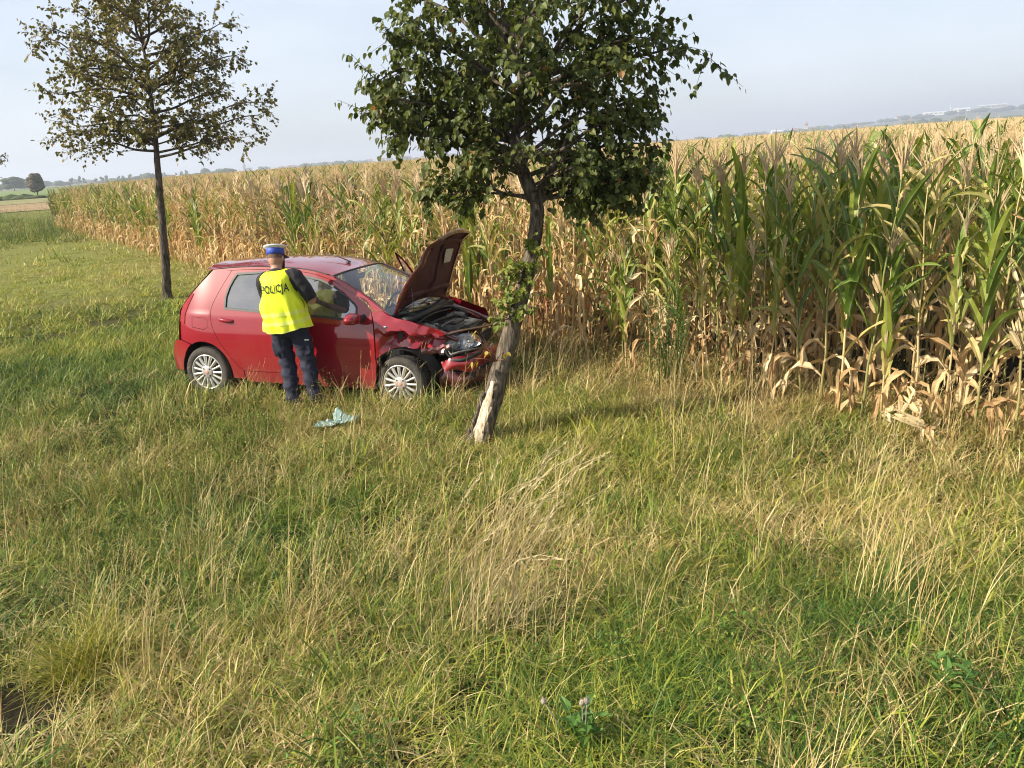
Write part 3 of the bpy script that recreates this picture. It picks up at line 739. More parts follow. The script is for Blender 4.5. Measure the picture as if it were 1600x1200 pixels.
# ------------------------------------------------------------------ grass of the verge (uncountable: stuff)
def mat_grass(name, trans=0.35):
    m, nt, out = new_mat(name); N = nt.nodes; L = nt.links
    def at(nm, ty='GEOMETRY'):
        a = N.new('ShaderNodeAttribute'); a.attribute_name = nm; a.attribute_type = ty; return a.outputs['Fac']
    def ramp(stops):
        r = N.new('ShaderNodeValToRGB'); e = r.color_ramp.elements
        while len(e) < len(stops): e.new(.5)
        for k, (p, c) in zip(e, stops): k.position = p; k.color = c4(c)
        return r
    sh = at('shade'); hue = at('hue'); dry = at('dry'); rn = at('rnd')
    add = N.new('ShaderNodeMath'); add.operation = 'ADD'; L.new(sh, add.inputs[0]); L.new(hue, add.inputs[1])
    gr = ramp([(0.0, (0.028, 0.074, 0.010)), (0.35, (0.080, 0.155, 0.017)), (0.65, (0.18, 0.24, 0.027)), (1.0, (0.37, 0.36, 0.050))]); L.new(add.outputs[0], gr.inputs['Fac'])
    dr = ramp([(0.0, (0.22, 0.14, 0.045)), (0.5, (0.46, 0.335, 0.12)), (1.0, (0.74, 0.60, 0.31))]); L.new(sh, dr.inputs['Fac'])
    sb = N.new('ShaderNodeMath'); sb.operation = 'SUBTRACT'; L.new(dry, sb.inputs[0]); L.new(rn, sb.inputs[1])
    ml = N.new('ShaderNodeMath'); ml.operation = 'MULTIPLY_ADD'; ml.inputs[1].default_value = 3.5; ml.inputs[2].default_value = .5; ml.use_clamp = True; L.new(sb.outputs[0], ml.inputs[0])
    mx = N.new('ShaderNodeMix'); mx.data_type = 'RGBA'; L.new(ml.outputs[0], mx.inputs[0]); L.new(gr.outputs['Color'], mx.inputs[6]); L.new(dr.outputs['Color'], mx.inputs[7])
    b = principled(nt, Roughness=0.55); b.inputs['Specular IOR Level'].default_value = 0.3; L.new(mx.outputs[2], b.inputs['Base Color'])
    tr = N.new('ShaderNodeBsdfTranslucent'); L.new(mx.outputs[2], tr.inputs['Color'])
    ms = N.new('ShaderNodeMixShader'); ms.inputs[0].default_value = trans; L.new(b.outputs['BSDF'], ms.inputs[1]); L.new(tr.outputs['BSDF'], ms.inputs[2])
    L.new(ms.outputs[0], out.inputs['Surface']); return m
M_GRASS = mat_grass('verge_grass', .22)

def blades(q, n, rad, h, lean, bend, w, ang=None, seg=4):
    """n curved blades; returns verts, tris, per-vertex rnd and shade"""
    a = q.uniform(0, 2 * PI, n) if ang is None else q.normal(ang[0], ang[1], n)
    r = rad * np.sqrt(q.random(n)); pa = q.uniform(0, 2 * PI, n)
    bx, by = r * np.cos(pa), r * np.sin(pa)
    H = q.uniform(h[0], h[1], n); W = q.uniform(w[0], w[1], n); l0 = q.uniform(lean[0], lean[1], n); bd = q.uniform(bend[0], bend[1], n)
    ca, sa = np.cos(a), np.sin(a); tw = a + PI / 2 + q.uniform(-.9, .9, n); cx, cy = np.cos(tw), np.sin(tw)
    x, y, z = bx.copy(), by.copy(), np.full(n, -.02); V = np.zeros((n, 2 * seg + 1, 3))
    for k in range(seg + 1):
        t = k / seg; th = l0 + bd * t ** 1.3
        if k:
            d = H / seg; x = x + np.sin(th) * ca * d; y = y + np.sin(th) * sa * d; z = z + np.cos(th) * d
        if k < seg:
            ww = W * .5 * (1 - t ** 1.6); V[:, 2 * k] = np.stack([x + cx * ww, y + cy * ww, z], -1); V[:, 2 * k + 1] = np.stack([x - cx * ww, y - cy * ww, z], -1)
        else: V[:, 2 * k] = np.stack([x, y, z], -1)
    T = []
    for k in range(seg - 1): b = 2 * k; T += [(b, b + 1, b + 3), (b, b + 3, b + 2)]
    T.append((2 * seg - 2, 2 * seg - 1, 2 * seg)); T = np.array(T); nv = 2 * seg + 1
    F = (T[None] + (np.arange(n) * nv)[:, None, None]).reshape(-1, 3)
    rn = np.repeat(q.random(n), nv); sh = np.repeat(q.random(n), nv)
    return V.reshape(-1, 3), F, rn, sh
def joinb(parts):
    V = []; F = []; A = []; B = []; o = 0
    for v, f, r, s in parts: V.append(v); F.append(f + o); A.append(r); B.append(s); o += len(v)
    return np.vstack(V), np.vstack(F), np.concatenate(A), np.concatenate(B)
def seed_stem(q, n, rad, h, lean_ang, head=.1):
    """tall thin flowering stems with a narrow seed head"""
    out = []
    v, f, r, s = blades(q, n, rad, h, (.03, .25), (.15, 1.1), (.0026, .0042), ang=lean_ang, seg=5)
    out.append((v, f, np.full(len(v), -.6), np.clip(s * .6 + .4, 0, 1)))
    tips = v.reshape(n, 11, 3)
    for k in range(n):
        tip = tips[k, 10]; d = tips[k, 10] - tips[k, 6]; d /= np.linalg.norm(d) + 1e-9
        m = 14; hl = q.uniform(.7, 1.3) * head
        for j in range(m):
            p = tip - d * hl * (j / m) ; a = q.uniform(0, 2 * PI); sd = np.array([math.cos(a), math.sin(a), 0.3]) * .004
            L = q.uniform(.010, .018); e = p + d * L + sd * 1.6; c = np.cross(d, sd); c /= np.linalg.norm(c) + 1e-9
            vv = np.array([p + c * .0016, p - c * .0016, e]); out.append((vv, np.array([[0, 1, 2]]), np.full(3, -.6), np.full(3, q.uniform(.45, 1))))
    return joinb(out)
def weed_stems(q, n, rad, h):
    out = []
    v, f, r, s = blades(q, n, rad, h, (.0, .22), (.0, .25), (.003, .005), seg=2); out.append((v, f, r, s * .5)); st = v.reshape(n, 5, 3)
    for k in range(n):
        for j in range(13):
            t = q.uniform(.25, 1) * 1.999; i = int(t); u = t - i; p = st[k, 2 * i] * (1 - u) + st[k, min(2 * i + 2, 4)] * u
            a = q.uniform(0, 2 * PI); L = q.uniform(.010, .024); d = np.array([math.cos(a), math.sin(a), q.uniform(.1, 1)]); d *= L / np.linalg.norm(d); c = np.array([-d[1], d[0], .2 * L]); c *= .28
            vv = np.array([p, p + d * .5 + c, p + d, p + d * .5 - c]); out.append((vv, np.array([[0, 1, 2], [0, 2, 3]]), np.full(4, q.random()), np.full(4, q.uniform(0, .55))))
    return joinb(out)
def broad_leaves(q, n, rad, size):
    out = []
    for k in range(n):
        a = q.uniform(0, 2 * PI); r = rad * math.sqrt(q.random()); p = np.array([r * math.cos(a), r * math.sin(a), q.uniform(.02, .14)]); b = q.uniform(0, 2 * PI); L = q.uniform(*size); el = q.uniform(.0, .9)
        d = np.array([math.cos(b) * math.cos(el), math.sin(b) * math.cos(el), math.sin(el)]) * L; c = np.array([-math.sin(b), math.cos(b), 0]) * L * .3; up = np.array([0, 0, .12 * L])
        vv = np.array([p, p + d * .4 + c + up, p + d - up, p + d * .4 - c + up, p + d * .5]); out.append((vv, np.array([[0, 4, 1], [1, 4, 2], [0, 3, 4], [4, 3, 2]]), np.full(5, q.uniform(.5, 1.4)), np.full(5, q.uniform(.0, .6))))
    return joinb(out)
q = np.random.default_rng(31)
GV = []
def gvar(arr): GV.append(arr); return len(GV) - 1
def lush(q, nb, sg, w):
    return joinb([blades(q, int(nb * .5), .13, (.13, .34), (.10, .75), (.8, 2.5), (.008 * w, .0145 * w), seg=sg), blades(q, nb - int(nb * .5), .13, (.12, .38), (.05, .6), (.4, 1.9), (.004 * w, .0075 * w), seg=max(2, sg - 1))])
LUSH = [[gvar(lush(q, nb, sg, w)) for _ in range(6)] for nb, sg, w in ((46, 4, 1.0), (40, 3, 1.1), (38, 2, 1.25), (26, 2, 1.6), (20, 2, 2.4))]
SHORT = [[gvar(blades(q, nb, .15, (.06, .17), (.05, .7), (.2, 1.3), (.003 * w, .006 * w), seg=2)) for _ in range(4)] for nb, w in ((40, 1), (36, 1.2), (32, 1.4), (28, 2.0), (20, 3.0))]
MATTED = [[gvar(joinb([blades(q, nb // 2, .15, (.18, .42), (.3, .95), (.6, 1.7), (.003 * w, .0062 * w), ang=(0, 1.4), seg=sg), blades(q, nb // 2, .14, (.10, .28), (.0, .5), (.4, 1.7), (.0045 * w, .009 * w), seg=2)])) for _ in range(5)] for nb, sg, w in ((60, 4, 1.3), (50, 3, 1.25), (40, 2, 1.5), (28, 2, 2.0), (20, 2, 3.0))]
STEMS = [gvar(seed_stem(q, 7, .12, (.48, .85), (0, .55))) for _ in range(5)]
WEEDY = [gvar(weed_stems(q, 9, .12, (.35, .65))) for _ in range(4)]
BROAD = [gvar(broad_leaves(q, 40, .15, (.018, .045))) for _ in range(3)]

CAR_X, CAR_Y, CAR_YAW, CAR_PIT = -3.30, 9.666, 0.309, 0.039
def car_local(x, y):
    dx, dy = x - CAR_X, y - CAR_Y; c, s = math.cos(CAR_YAW), math.sin(CAR_YAW)
    return dx * c - dy * s, -(dx * s + dy * c)              # forward, towards the camera side
def zone(n, r0, r1, a0=-38, a1=38, seed=0, inside=.9):
    q = np.random.default_rng(500 + seed); r = np.sqrt(q.uniform(r0 * r0, r1 * r1, n)); a = np.radians(q.uniform(a0, a1, n))
    X, Y = r * np.sin(a), r * np.cos(a)
    ok = edge_dist(X, Y) < inside
    fx, fy = car_local(X, Y); ok &= ~((fx > -.45) & (fx < 2.95) & (np.abs(fy) < .70))
    ok &= np.hypot(X + .36, Y - 6.72) > .13; ok &= np.hypot(X + 7.12, Y - 16.6) > .16
    ok &= ~((((X + 2.32) / .36) ** 2 + ((Y - 2.93) / .28) ** 2) < 1); ok &= np.hypot(X + 2.16, Y - 3.36) > .17
    return X[ok], Y[ok], q
def looks(X, Y):
    ed = edge_dist(X, Y)
    short = sm(0, 1.0, (Y - 15.6 + .10 * (X + 8))) * (X < 0)
    lush = np.where(X < -3.6, 1.0, 0.0) * (1 - short) * sm(9.7, 11.2, Y)
    edge = sm(-1.9, -.5, ed)
    n1 = vnoise(X, Y, .55, 11); n2 = vnoise(X, Y, 1.5, 12); n3 = vnoise(X, Y, 4, 13)
    dry = .29 + .60 * (n1 - .5) + .50 * (n2 - .5) + .25 * (n3 - .5)
    dry = dry + .42 * edge * (1 - .4 * sm(20, 30, Y)) - .42 * lush - .10 * short
    mid = np.exp(-(((X - .1) / 1.5) ** 2 + ((Y - 4.3) / 1.1) ** 2)); dry += .14 * mid
    left = np.exp(-(((X + 2.6) / 1.0) ** 2 + ((Y - 4.6) / 1.3) ** 2)); dry -= .22 * left
    hue = .05 + .40 * (n2 - .5) + .35 * (vnoise(X, Y, .8, 14) - .5) + .36 * short + .10 * lush - .30 * left
    hue += .22 * np.exp(-(((X + .2) / 2.2) ** 2 + ((Y - 6.6) / 1.2) ** 2))
    hgt = (.50 + 1.05 * (.6 * vnoise(X, Y, .7, 15) + .4 * vnoise(X, Y, .28, 19)) ** 1.5) * (1 - .62 * short) * (1 + .12 * lush)
    hgt *= 1 - .28 * np.exp(-(((X + 1.7) / .35) ** 2 + ((Y - 7.35) / .45) ** 2))
    hgt *= 1 - .35 * np.exp(-(((X + 2.26) / .4) ** 2 + ((Y - 8.2) / .35) ** 2))
    fx, fy = car_local(X, Y); hgt *= 1 + .62 * np.exp(-((fy - 1.12) / .26) ** 2) * (fx > -.8) * (fx < 3.2)
    return dry, hue, hgt, short, lush, edge
SCP = dict(p=[], r=[], s=[], i=[], d=[], h=[])
def put(X, Y, sc, idx, dry, hue, q, free=True):
    n = len(X)
    SCP['p'].append(np.c_[X, Y, gz(X, Y)]); SCP['r'].append(q.uniform(0, 2 * PI, n) if free else q.normal(0.05, .45, n))
    SCP['s'].append(sc if sc.ndim == 2 else np.repeat(sc[:, None], 3, 1)); SCP['i'].append(idx); SCP['d'].append(dry); SCP['h'].append(hue)
def ch(q, L, n): return np.array(L)[q.integers(0, len(L), n)]
for lod, (r0, r1, n, nu, s0) in enumerate(((1.4, 4.2, 1050, 700, .80), (4.2, 8.2, 2100, 1500, .95), (8.2, 15, 3900, 2400, 1.05), (15, 30, 4300, 1800, 1.35), (30, 75, 4200, 2200, 1.9))):
    X, Y, q = zone(n, r0, r1, seed=lod); dry, hue, hgt, short, lush, edge = looks(X, Y); m = len(X)
    idx = ch(q, LUSH[lod], m); u = q.random(m); idx = np.where(u < .30 * (1 - lush), ch(q, MATTED[lod], m), idx); idx = np.where(q.random(m) < short * .8, ch(q, SHORT[lod], m), idx)
    sc = s0 * q.uniform(.75, 1.15, m); put(X, Y, np.stack([sc, sc, sc * hgt], -1), idx, dry + q.normal(0, .12, m), hue + q.normal(0, .07, m), q, True)
    # a low understorey so that no bare soil shows between the tufts
    X, Y, q = zone(nu, r0, r1, seed=lod + 20); dry, hue, hgt, short, lush, edge = looks(X, Y); m = len(X)
    sc = s0 * q.uniform(.9, 1.5, m); put(X, Y, sc, ch(q, SHORT[lod], m), dry, hue, q)
# the verge goes on to both sides of the view
for a0_, a1_, sd_ in ((38, 66, 71), (-70, -38, 72)):
    X, Y, q = zone(1500, 1.2, 10, a0_, a1_, seed=sd_); dry, hue, hgt, short, lush, edge = looks(X, Y); m = len(X); sc = 1.15 * q.uniform(.8, 1.2, m); idx = np.where(q.random(m) < .35, ch(q, MATTED[2], m), ch(q, LUSH[2], m)); put(X, Y, np.stack([sc, sc, sc * hgt], -1), idx, dry, hue, q)
# lush tufts standing out of the mat
X, Y, q = zone(900, 1.7, 11, seed=61); k = (vnoise(X, Y, .9, 29) > .58) & (edge_dist(X, Y) < -.6); X, Y = X[k], Y[k]; m = len(X); sc = q.uniform(1.0, 1.45, m); lod_ = (np.hypot(X, Y) > 4.5).astype(int)
put(X, Y, np.stack([sc * .8, sc * .8, sc * q.uniform(.9, 1.25, m)], -1), np.where(lod_ == 0, ch(q, LUSH[0], m), ch(q, LUSH[1], m)), q.uniform(-.1, .3, m), q.uniform(-.14, .18, m), q)
# seed stems, thickest in two drifts of the foreground
X, Y, q = zone(1500, 1.6, 9, seed=41); dry, hue, hgt, short, lush, edge = looks(X, Y)
dens = .10 + .85 * np.exp(-(((X + .05) / .75) ** 2 + ((Y - 3.9) / 1.0) ** 2)) + .75 * np.exp(-(((X + 1.55) / .6) ** 2 + ((Y - 3.7) / .8) ** 2)) + .25 * (vnoise(X, Y, .9, 16) > .6) + .25 * edge
k = q.random(len(X)) < dens * .5; X, Y = X[k], Y[k]; m = len(X); put(X, Y, q.uniform(.65, 1.05, m), ch(q, STEMS, m), np.full(m, .9), np.zeros(m), q, False)
# weedy brown-green stems left of the middle and in front of the corn
X, Y, q = zone(1900, 3, 11, seed=42); dry, hue, hgt, short, lush, edge = looks(X, Y)
dens = .9 * np.exp(-(((X + 2.9) / 1.3) ** 2 + ((Y - 6.3) / 1.5) ** 2)) + .45 * edge + .06
k = q.random(len(X)) < dens; X, Y = X[k], Y[k]; m = len(X); put(X, Y, q.uniform(.6, 1.0, m), ch(q, WEEDY, m), q.uniform(.35, .75, m), q.uniform(-.1, .3, m), q)
X, Y, q = zone(650, 1.6, 9, seed=43); k = vnoise(X, Y, .6, 18) > .66; X, Y = X[k], Y[k]; m = len(X); put(X, Y, q.uniform(.6, 1.1, m), ch(q, BROAD, m), np.full(m, .1), q.uniform(-.1, .25, m), q)
# rank green weeds at the far corner of the field
q = np.random.default_rng(77)
X = np.r_[q.normal(-23.5, 3.2, 420), q.uniform(-48, -27, 420)]; Y = np.r_[q.normal(41.5, 4.2, 420), q.uniform(50, 66, 420)]; k = edge_dist(X, Y) < .2; X, Y = X[k], Y[k]; m = len(X); put(X, Y, q.uniform(1.6, 2.9, m), ch(q, WEEDY + LUSH[3], m), q.uniform(-.1, .35, m), q.uniform(-.2, .1, m), q)
cat_ = lambda k: np.concatenate(SCP[k])
gp, gr_, gs, gi_, gd, gh = (cat_(k) for k in 'prsidh')
VV = []; FF = []; A1 = []; A2 = []; A3 = []; A4 = []; off = 0
for k in np.unique(gi_):
    v, f, rn_, sh_ = GV[k]; w = np.nonzero(gi_ == k)[0]; m = len(w); c, s = np.cos(gr_[w])[:, None], np.sin(gr_[w])[:, None]; sc = gs[w]
    x = v[None, :, 0] * sc[:, 0:1]; y = v[None, :, 1] * sc[:, 1:2]; z = v[None, :, 2] * sc[:, 2:3]
    VV.append(np.stack([x * c - y * s + gp[w, 0:1], x * s + y * c + gp[w, 1:2], z + gp[w, 2:3]], -1).reshape(-1, 3).astype(np.float32))
    FF.append((f[None] + (off + np.arange(m) * len(v))[:, None, None]).reshape(-1, 3)); off += m * len(v)
    A1.append(np.tile(rn_, m)); A2.append(np.clip(np.tile(sh_, m) + np.repeat(np.random.default_rng(k).normal(0, .08, m), len(v)), 0, 1)); A3.append(np.repeat(gd[w], len(v))); A4.append(np.repeat(gh[w], len(v)))
FF = np.vstack(FF); print('grass triangles', len(FF), 'tufts', len(gp))
grass = link('grass', make_mesh('grass', np.vstack(VV), FF, M_GRASS, attrs={'rnd': np.concatenate(A1), 'shade': np.concatenate(A2), 'dry': np.concatenate(A3), 'hue': np.concatenate(A4)}))
tag(grass, 'long mixed green and straw-coloured grass covering the whole roadside verge', 'grass', kind='stuff')
del VV, FF, A1, A2, A3, A4
# ------------------------------------------------------------------ trees
def mat_bark(name, c1, c2, c3):
    m, nt, out = new_mat(name); N = nt.nodes; L = nt.links
    tc = N.new('ShaderNodeTexCoord'); mp = N.new('ShaderNodeMapping'); mp.inputs['Scale'].default_value = (1, 1, .22); L.new(tc.outputs['Object'], mp.inputs['Vector'])
    n1 = N.new('ShaderNodeTexNoise'); n1.inputs['Scale'].default_value = 38; n1.inputs['Detail'].default_value = 7; L.new(mp.outputs['Vector'], n1.inputs['Vector'])
    n2 = N.new('ShaderNodeTexNoise'); n2.inputs['Scale'].default_value = 5; n2.inputs['Detail'].default_value = 4; L.new(tc.outputs['Object'], n2.inputs['Vector'])
    r = N.new('ShaderNodeValToRGB'); e = r.color_ramp.elements; e.new(.5)
    for k, (p, c) in zip(e, [(.32, c1), (.5, c2), (.7, c3)]): k.position = p; k.color = c4(c)
    ad = N.new('ShaderNodeMath'); ad.operation = 'MULTIPLY_ADD'; ad.inputs[1].default_value = .35; L.new(n2.outputs['Fac'], ad.inputs[0])
    sb = N.new('ShaderNodeMath'); sb.operation = 'SUBTRACT'; sb.inputs[1].default_value = .17; L.new(n1.outputs['Fac'], sb.inputs[0]); L.new(sb.outputs[0], ad.inputs[2]); L.new(ad.outputs[0], r.inputs['Fac'])
    b = principled(nt, Roughness=.92); b.inputs['Specular IOR Level'].default_value = .12; L.new(r.outputs['Color'], b.inputs['Base Color'])
    bp = N.new('ShaderNodeBump'); bp.inputs['Strength'].default_value = 1; bp.inputs['Distance'].default_value = .02; L.new(n1.outputs['Fac'], bp.inputs['Height']); L.new(bp.outputs['Normal'], b.inputs['Normal'])
    L.new(b.outputs['BSDF'], out.inputs['Surface']); return m
M_BARK = mat_bark('bark', (.035, .027, .02), (.10, .08, .06), (.20, .165, .125))
M_BARK_L = mat_bark('bark_young', (.035, .028, .022), (.085, .07, .055), (.16, .13, .10))
M_WOOD = mat_bark('bare_wood', (.22, .15, .09), (.52, .43, .31), (.66, .58, .46))
M_LIME = mat_leaf('lime_leaf', [(0.0, (.042, .062, .014)), (.45, (.096, .122, .028)), (.85, (.19, .205, .055)), (.93, (.29, .19, .06)), (1.0, (.36, .14, .05))], trans=.40, rough=.5, spec=.3)
M_OLIVE = mat_leaf('olive_leaf', [(0.0, (.060, .068, .018)), (.4, (.145, .14, .032)), (.75, (.23, .185, .055)), (1.0, (.35, .24, .10))], trans=.25, rough=.5, spec=.35)
M_YLEAF = mat_leaf('sprout_leaf', [(0.0, (.12, .19, .03)), (.6, (.26, .27, .05)), (1.0, (.45, .34, .06))], trans=.4, rough=.5)
M_REDTWIG = mat_simple('sprout_twig', (.16, .045, .03), (.22, .10, .06), scale=20, rough=.7)

LEAF_T = np.array([(0, 0, 0), (-.36, .10, .06), (-.46, .42, .09), (-.24, .78, .04), (0, 1.08, -.10), (.24, .78, .04), (.46, .42, .09), (.36, .10, .06), (0, .45, -.03)])
LEAF_F = np.array([(8, 0, 1), (8, 1, 2), (8, 2, 3), (8, 3, 4), (8, 4, 5), (8, 5, 6), (8, 6, 7), (8, 7, 0)])[:, ::-1]
def leaf_frames(q, P, D, size, hang=.75):
    """frames for leaves that hang from twigs: blade axis mostly down and outwards"""
    n = len(P); ax = D * .55 + q.normal(0, .35, (n, 3)); ax[:, 2] -= hang; ax /= np.linalg.norm(ax, axis=1)[:, None]
    up = q.normal(0, .45, (n, 3)) + np.c_[D[:, :2] * .8, np.full(n, .9)]; up -= ax * (up * ax).sum(1)[:, None]; up /= np.linalg.norm(up, axis=1)[:, None] + 1e-9
    rt = np.cross(ax, up); S = q.uniform(size[0], size[1], n)
    return rt, ax, up, S
def leaf_mesh(name, P, fr, mat, rn):
    rt, ax, up, S = fr; T = LEAF_T
    V = P[:, None] + S[:, None, None] * (T[None, :, 0:1] * rt[:, None] + T[None, :, 1:2] * ax[:, None] + T[None, :, 2:3] * up[:, None])
    F = (LEAF_F[None] + (np.arange(len(P)) * 9)[:, None, None]).reshape(-1, 3)
    return make_mesh(name, V.reshape(-1, 3), F, mat, attrs={'rnd': np.repeat(rn, 9)})

def grow(q, leader, crown_c, crown_r, n_prim, n_sec, n_ter, n_leaf, rise, low=0.0, ends=None, r0=.03, shape=None):
    """branches from a leader polyline into an ellipsoid; returns twig tubes and leaf positions"""
    mb = MB(); LP = []; LD = []; leader = np.asarray(leader, float); cum = np.r_[0, np.cumsum(np.linalg.norm(np.diff(leader, axis=0), axis=1))]
    cc_, rr = np.asarray(crown_c), np.asarray(crown_r)
    targets = []
    for k in range(n_prim):
        a = k * 2.399 + q.uniform(-.3, .3); u = (k + .5) / n_prim; ct = -0.92 + 1.85 * u; st = math.sqrt(max(0, 1 - ct * ct)); w = q.uniform(.82, 1.0)
        targets.append(cc_ + rr * np.array([st * math.cos(a), st * math.sin(a), ct]) * w)
    targets += [np.asarray(e, float) for e in (ends or [])]
    for E in targets:
        f = np.clip((E[2] - (cc_[2] - rr[2])) / (2 * rr[2]), 0, 1); s = cum[-1] * (low + (1 - low) * f * .86) * q.uniform(.75, 1.0)
        A = np.array([np.interp(s, cum, leader[:, i]) for i in range(3)]); d = E - A; Ln = np.linalg.norm(d)
        M = A + d * .5 + np.array([0, 0, rise * Ln]) + q.normal(0, .05, 3) * Ln
        path = crv([A, A + (M - A) * .5 + q.normal(0, .03, 3) * Ln, M, M + (E - M) * .55 + q.normal(0, .035, 3) * Ln, E - (E - M) * .08], 4); n = len(path)
        mb.tube(path, [r0 * min(1.0, Ln / 1.4) * (1 - .85 * i / (n - 1)) + .002 for i in range(n)], 5)
        for j in range(n_sec):
            t = .22 + .78 * (j + q.random()) / n_sec; i = min(int(t * (n - 1)), n - 2); B = path[i] + (path[i + 1] - path[i]) * (t * (n - 1) - i)
            dr = path[i + 1] - path[i]; dr /= np.linalg.norm(dr) + 1e-9; sd = q.normal(0, 1, 3); sd -= dr * (sd @ dr); sd[2] *= .55; sd /= np.linalg.norm(sd) + 1e-9
            L2 = Ln * q.uniform(.16, .34) * (1.15 - .5 * t); d2 = dr * q.uniform(.4, 1.0) + sd * q.uniform(.6, 1.1); d2 /= np.linalg.norm(d2); C = B + d2 * L2 + np.array([0, 0, .04 * L2])
            mb.tube([B, (B + C) / 2 + q.normal(0, .04, 3) * L2, C], [.006 * (1.1 - .5 * t), .0045, .0018], 4)
            for m in range(n_ter):
                u = q.uniform(.15, 1); D = B + (C - B) * u; d3 = d2 * .6 + q.normal(0, .6, 3); d3 /= np.linalg.norm(d3); L3 = q.uniform(.10, .24) * min(1.5, Ln); Eh = D + d3 * L3
                mb.tube([D, Eh], [.0025, .0012], 3, False)
                for w in range(n_leaf):
                    v = (w + q.random()) / n_leaf; LP.append(D + d3 * L3 * v * 1.1 + q.normal(0, .016, 3)); LD.append(d3)
    return mb, np.array(LP), np.array(LD)

def trunk_mesh(path, rad, n=22, seed=0, amp=.10, dent=None):
    """lumpy barked trunk; dent = function(angle, z) that sinks the surface where the bark is gone"""
    q = np.random.default_rng(seed); path = crv(path, 7); rad = crv(np.asarray(rad)[:, None], 7)[:, 0]; v, f = tube_arrays(path, list(rad), n, True)
    V = np.array([tuple(p) for p in v]); m = len(path)
    for i in range(m):
        for k in range(n):
            j = i * n + k; a = 2 * PI * k / n
            s = 1 + amp * (vnoise(a * 1.6 + 3 * seed, path[i][2] * 4.5, .55, 21 + seed % 3) - .5) * 2 + amp * .5 * (vnoise(a * 5, path[i][2] * 9, .6, 24) - .5) * 2
            if dent is not None: s -= dent(V[j] - path[i], path[i][2])
            V[j] = path[i] + (V[j] - path[i]) * s
    return V, f, path, rad

# --- the slanted lime tree the car ran into
q = np.random.default_rng(61)
TP = [(-.385, 6.72, -.12), (-.30, 6.72, .10), (-.22, 6.73, .30), (-.08, 6.74, .70), (.06, 6.75, 1.10), (.19, 6.75, 1.48), (.28, 6.76, 1.80), (.315, 6.77, 2.02), (.30, 6.78, 2.14)]
TR = [.150, .106, .090, .082, .072, .064, .058, .058, .054]
def dent(off, z):
    # a long scar on the lower trunk, turned to the camera and the left
    a = math.atan2(off[1], off[0]); d = abs((a - (-2.25) + PI) % (2 * PI) - PI); ed = .78 + .12 * math.sin(z * 23) - .55 * max(0, (z - .38) / .22)
    return .10 if (z < .60 and d < ed) else 0.0
t1 = thing('lime_tree', 'slanting tree with dense dark green crown and barkless scar low on its trunk', 'tree', (0, 0, 0))
V, F, pth, rdd = trunk_mesh(TP, TR, 26, 1, .10, dent)
mbk = MB().add(V, F)
leader = crv([(.30, 6.78, 2.10), (.235, 6.80, 2.28), (.185, 6.82, 2.45), (.17, 6.84, 2.62), (.235, 6.86, 2.90), (.26, 6.88, 3.3), (.33, 6.9, 3.9), (.36, 6.9, 4.6)], 4)
mbk.tube(leader, [.060 * (1 - .86 * i / (len(leader) - 1)) + .004 for i in range(len(leader))], 10)
mbk.tube(crv([(.315, 6.78, 2.06), (.39, 6.76, 2.22), (.44, 6.74, 2.34), (.62, 6.80, 2.62), (.85, 6.85, 3.1)], 4), [.045, .045, .045, .044, .043, .04, .036, .032, .028, .024, .02, .018, .016, .014, .012, .011, .01], 8)
mbk.build('trunk', M_BARK, t1)
# bare wood lying in the scar
wv = []; na, nz_ = 9, 26
for i in range(nz_):
    z = -.06 + .64 * i / (nz_ - 1); c = np.array([np.interp(z, pth[:, 2], pth[:, j]) for j in range(2)]); r = np.interp(z, pth[:, 2], rdd)
    half = max(.04, .76 + .12 * math.sin(z * 23) - .55 * max(0, (z - .38) / .22)) * .96
    row = []
    for k in range(na):
        a = -2.25 + half * (2 * k / (na - 1) - 1); rr = r * (.945 + .03 * vnoise(a * 6, z * 9, 1, 31) - .02 * abs(2 * k / (na - 1) - 1))
        row.append((c[0] + rr * math.cos(a), c[1] + rr * math.sin(a), z))
    wv.append(row)
MB().grid(np.array(wv)[:, ::-1]).build('bare_wood', M_WOOD, t1)['label'] = 'pale barkless wood on the lower trunk'
sl = MB(); qs = np.random.default_rng(8)
for k in range(14):
    z = qs.uniform(.05, .52); c = np.array([np.interp(z, pth[:, 2], pth[:, j]) for j in range(2)]); r = np.interp(z, pth[:, 2], rdd); a = -2.25 + qs.choice([-1, 1]) * (.70 - .5 * max(0, (z - .38) / .22)) * qs.uniform(.8, 1.1); L_ = qs.uniform(.05, .13); b0 = np.array([c[0] + r * .97 * math.cos(a), c[1] + r * .97 * math.sin(a), z]); d_ = np.array([math.cos(a) * .25 + .25, math.sin(a) * .25, 1.0]); sl.tube([b0, b0 + d_ * L_ * .5, b0 + d_ * L_ + np.array([math.cos(a), math.sin(a), 0]) * .015], [(.004, .009), (.003, .007), (.001, .002)], 4)
sl.build('splinters', M_WOOD, t1)
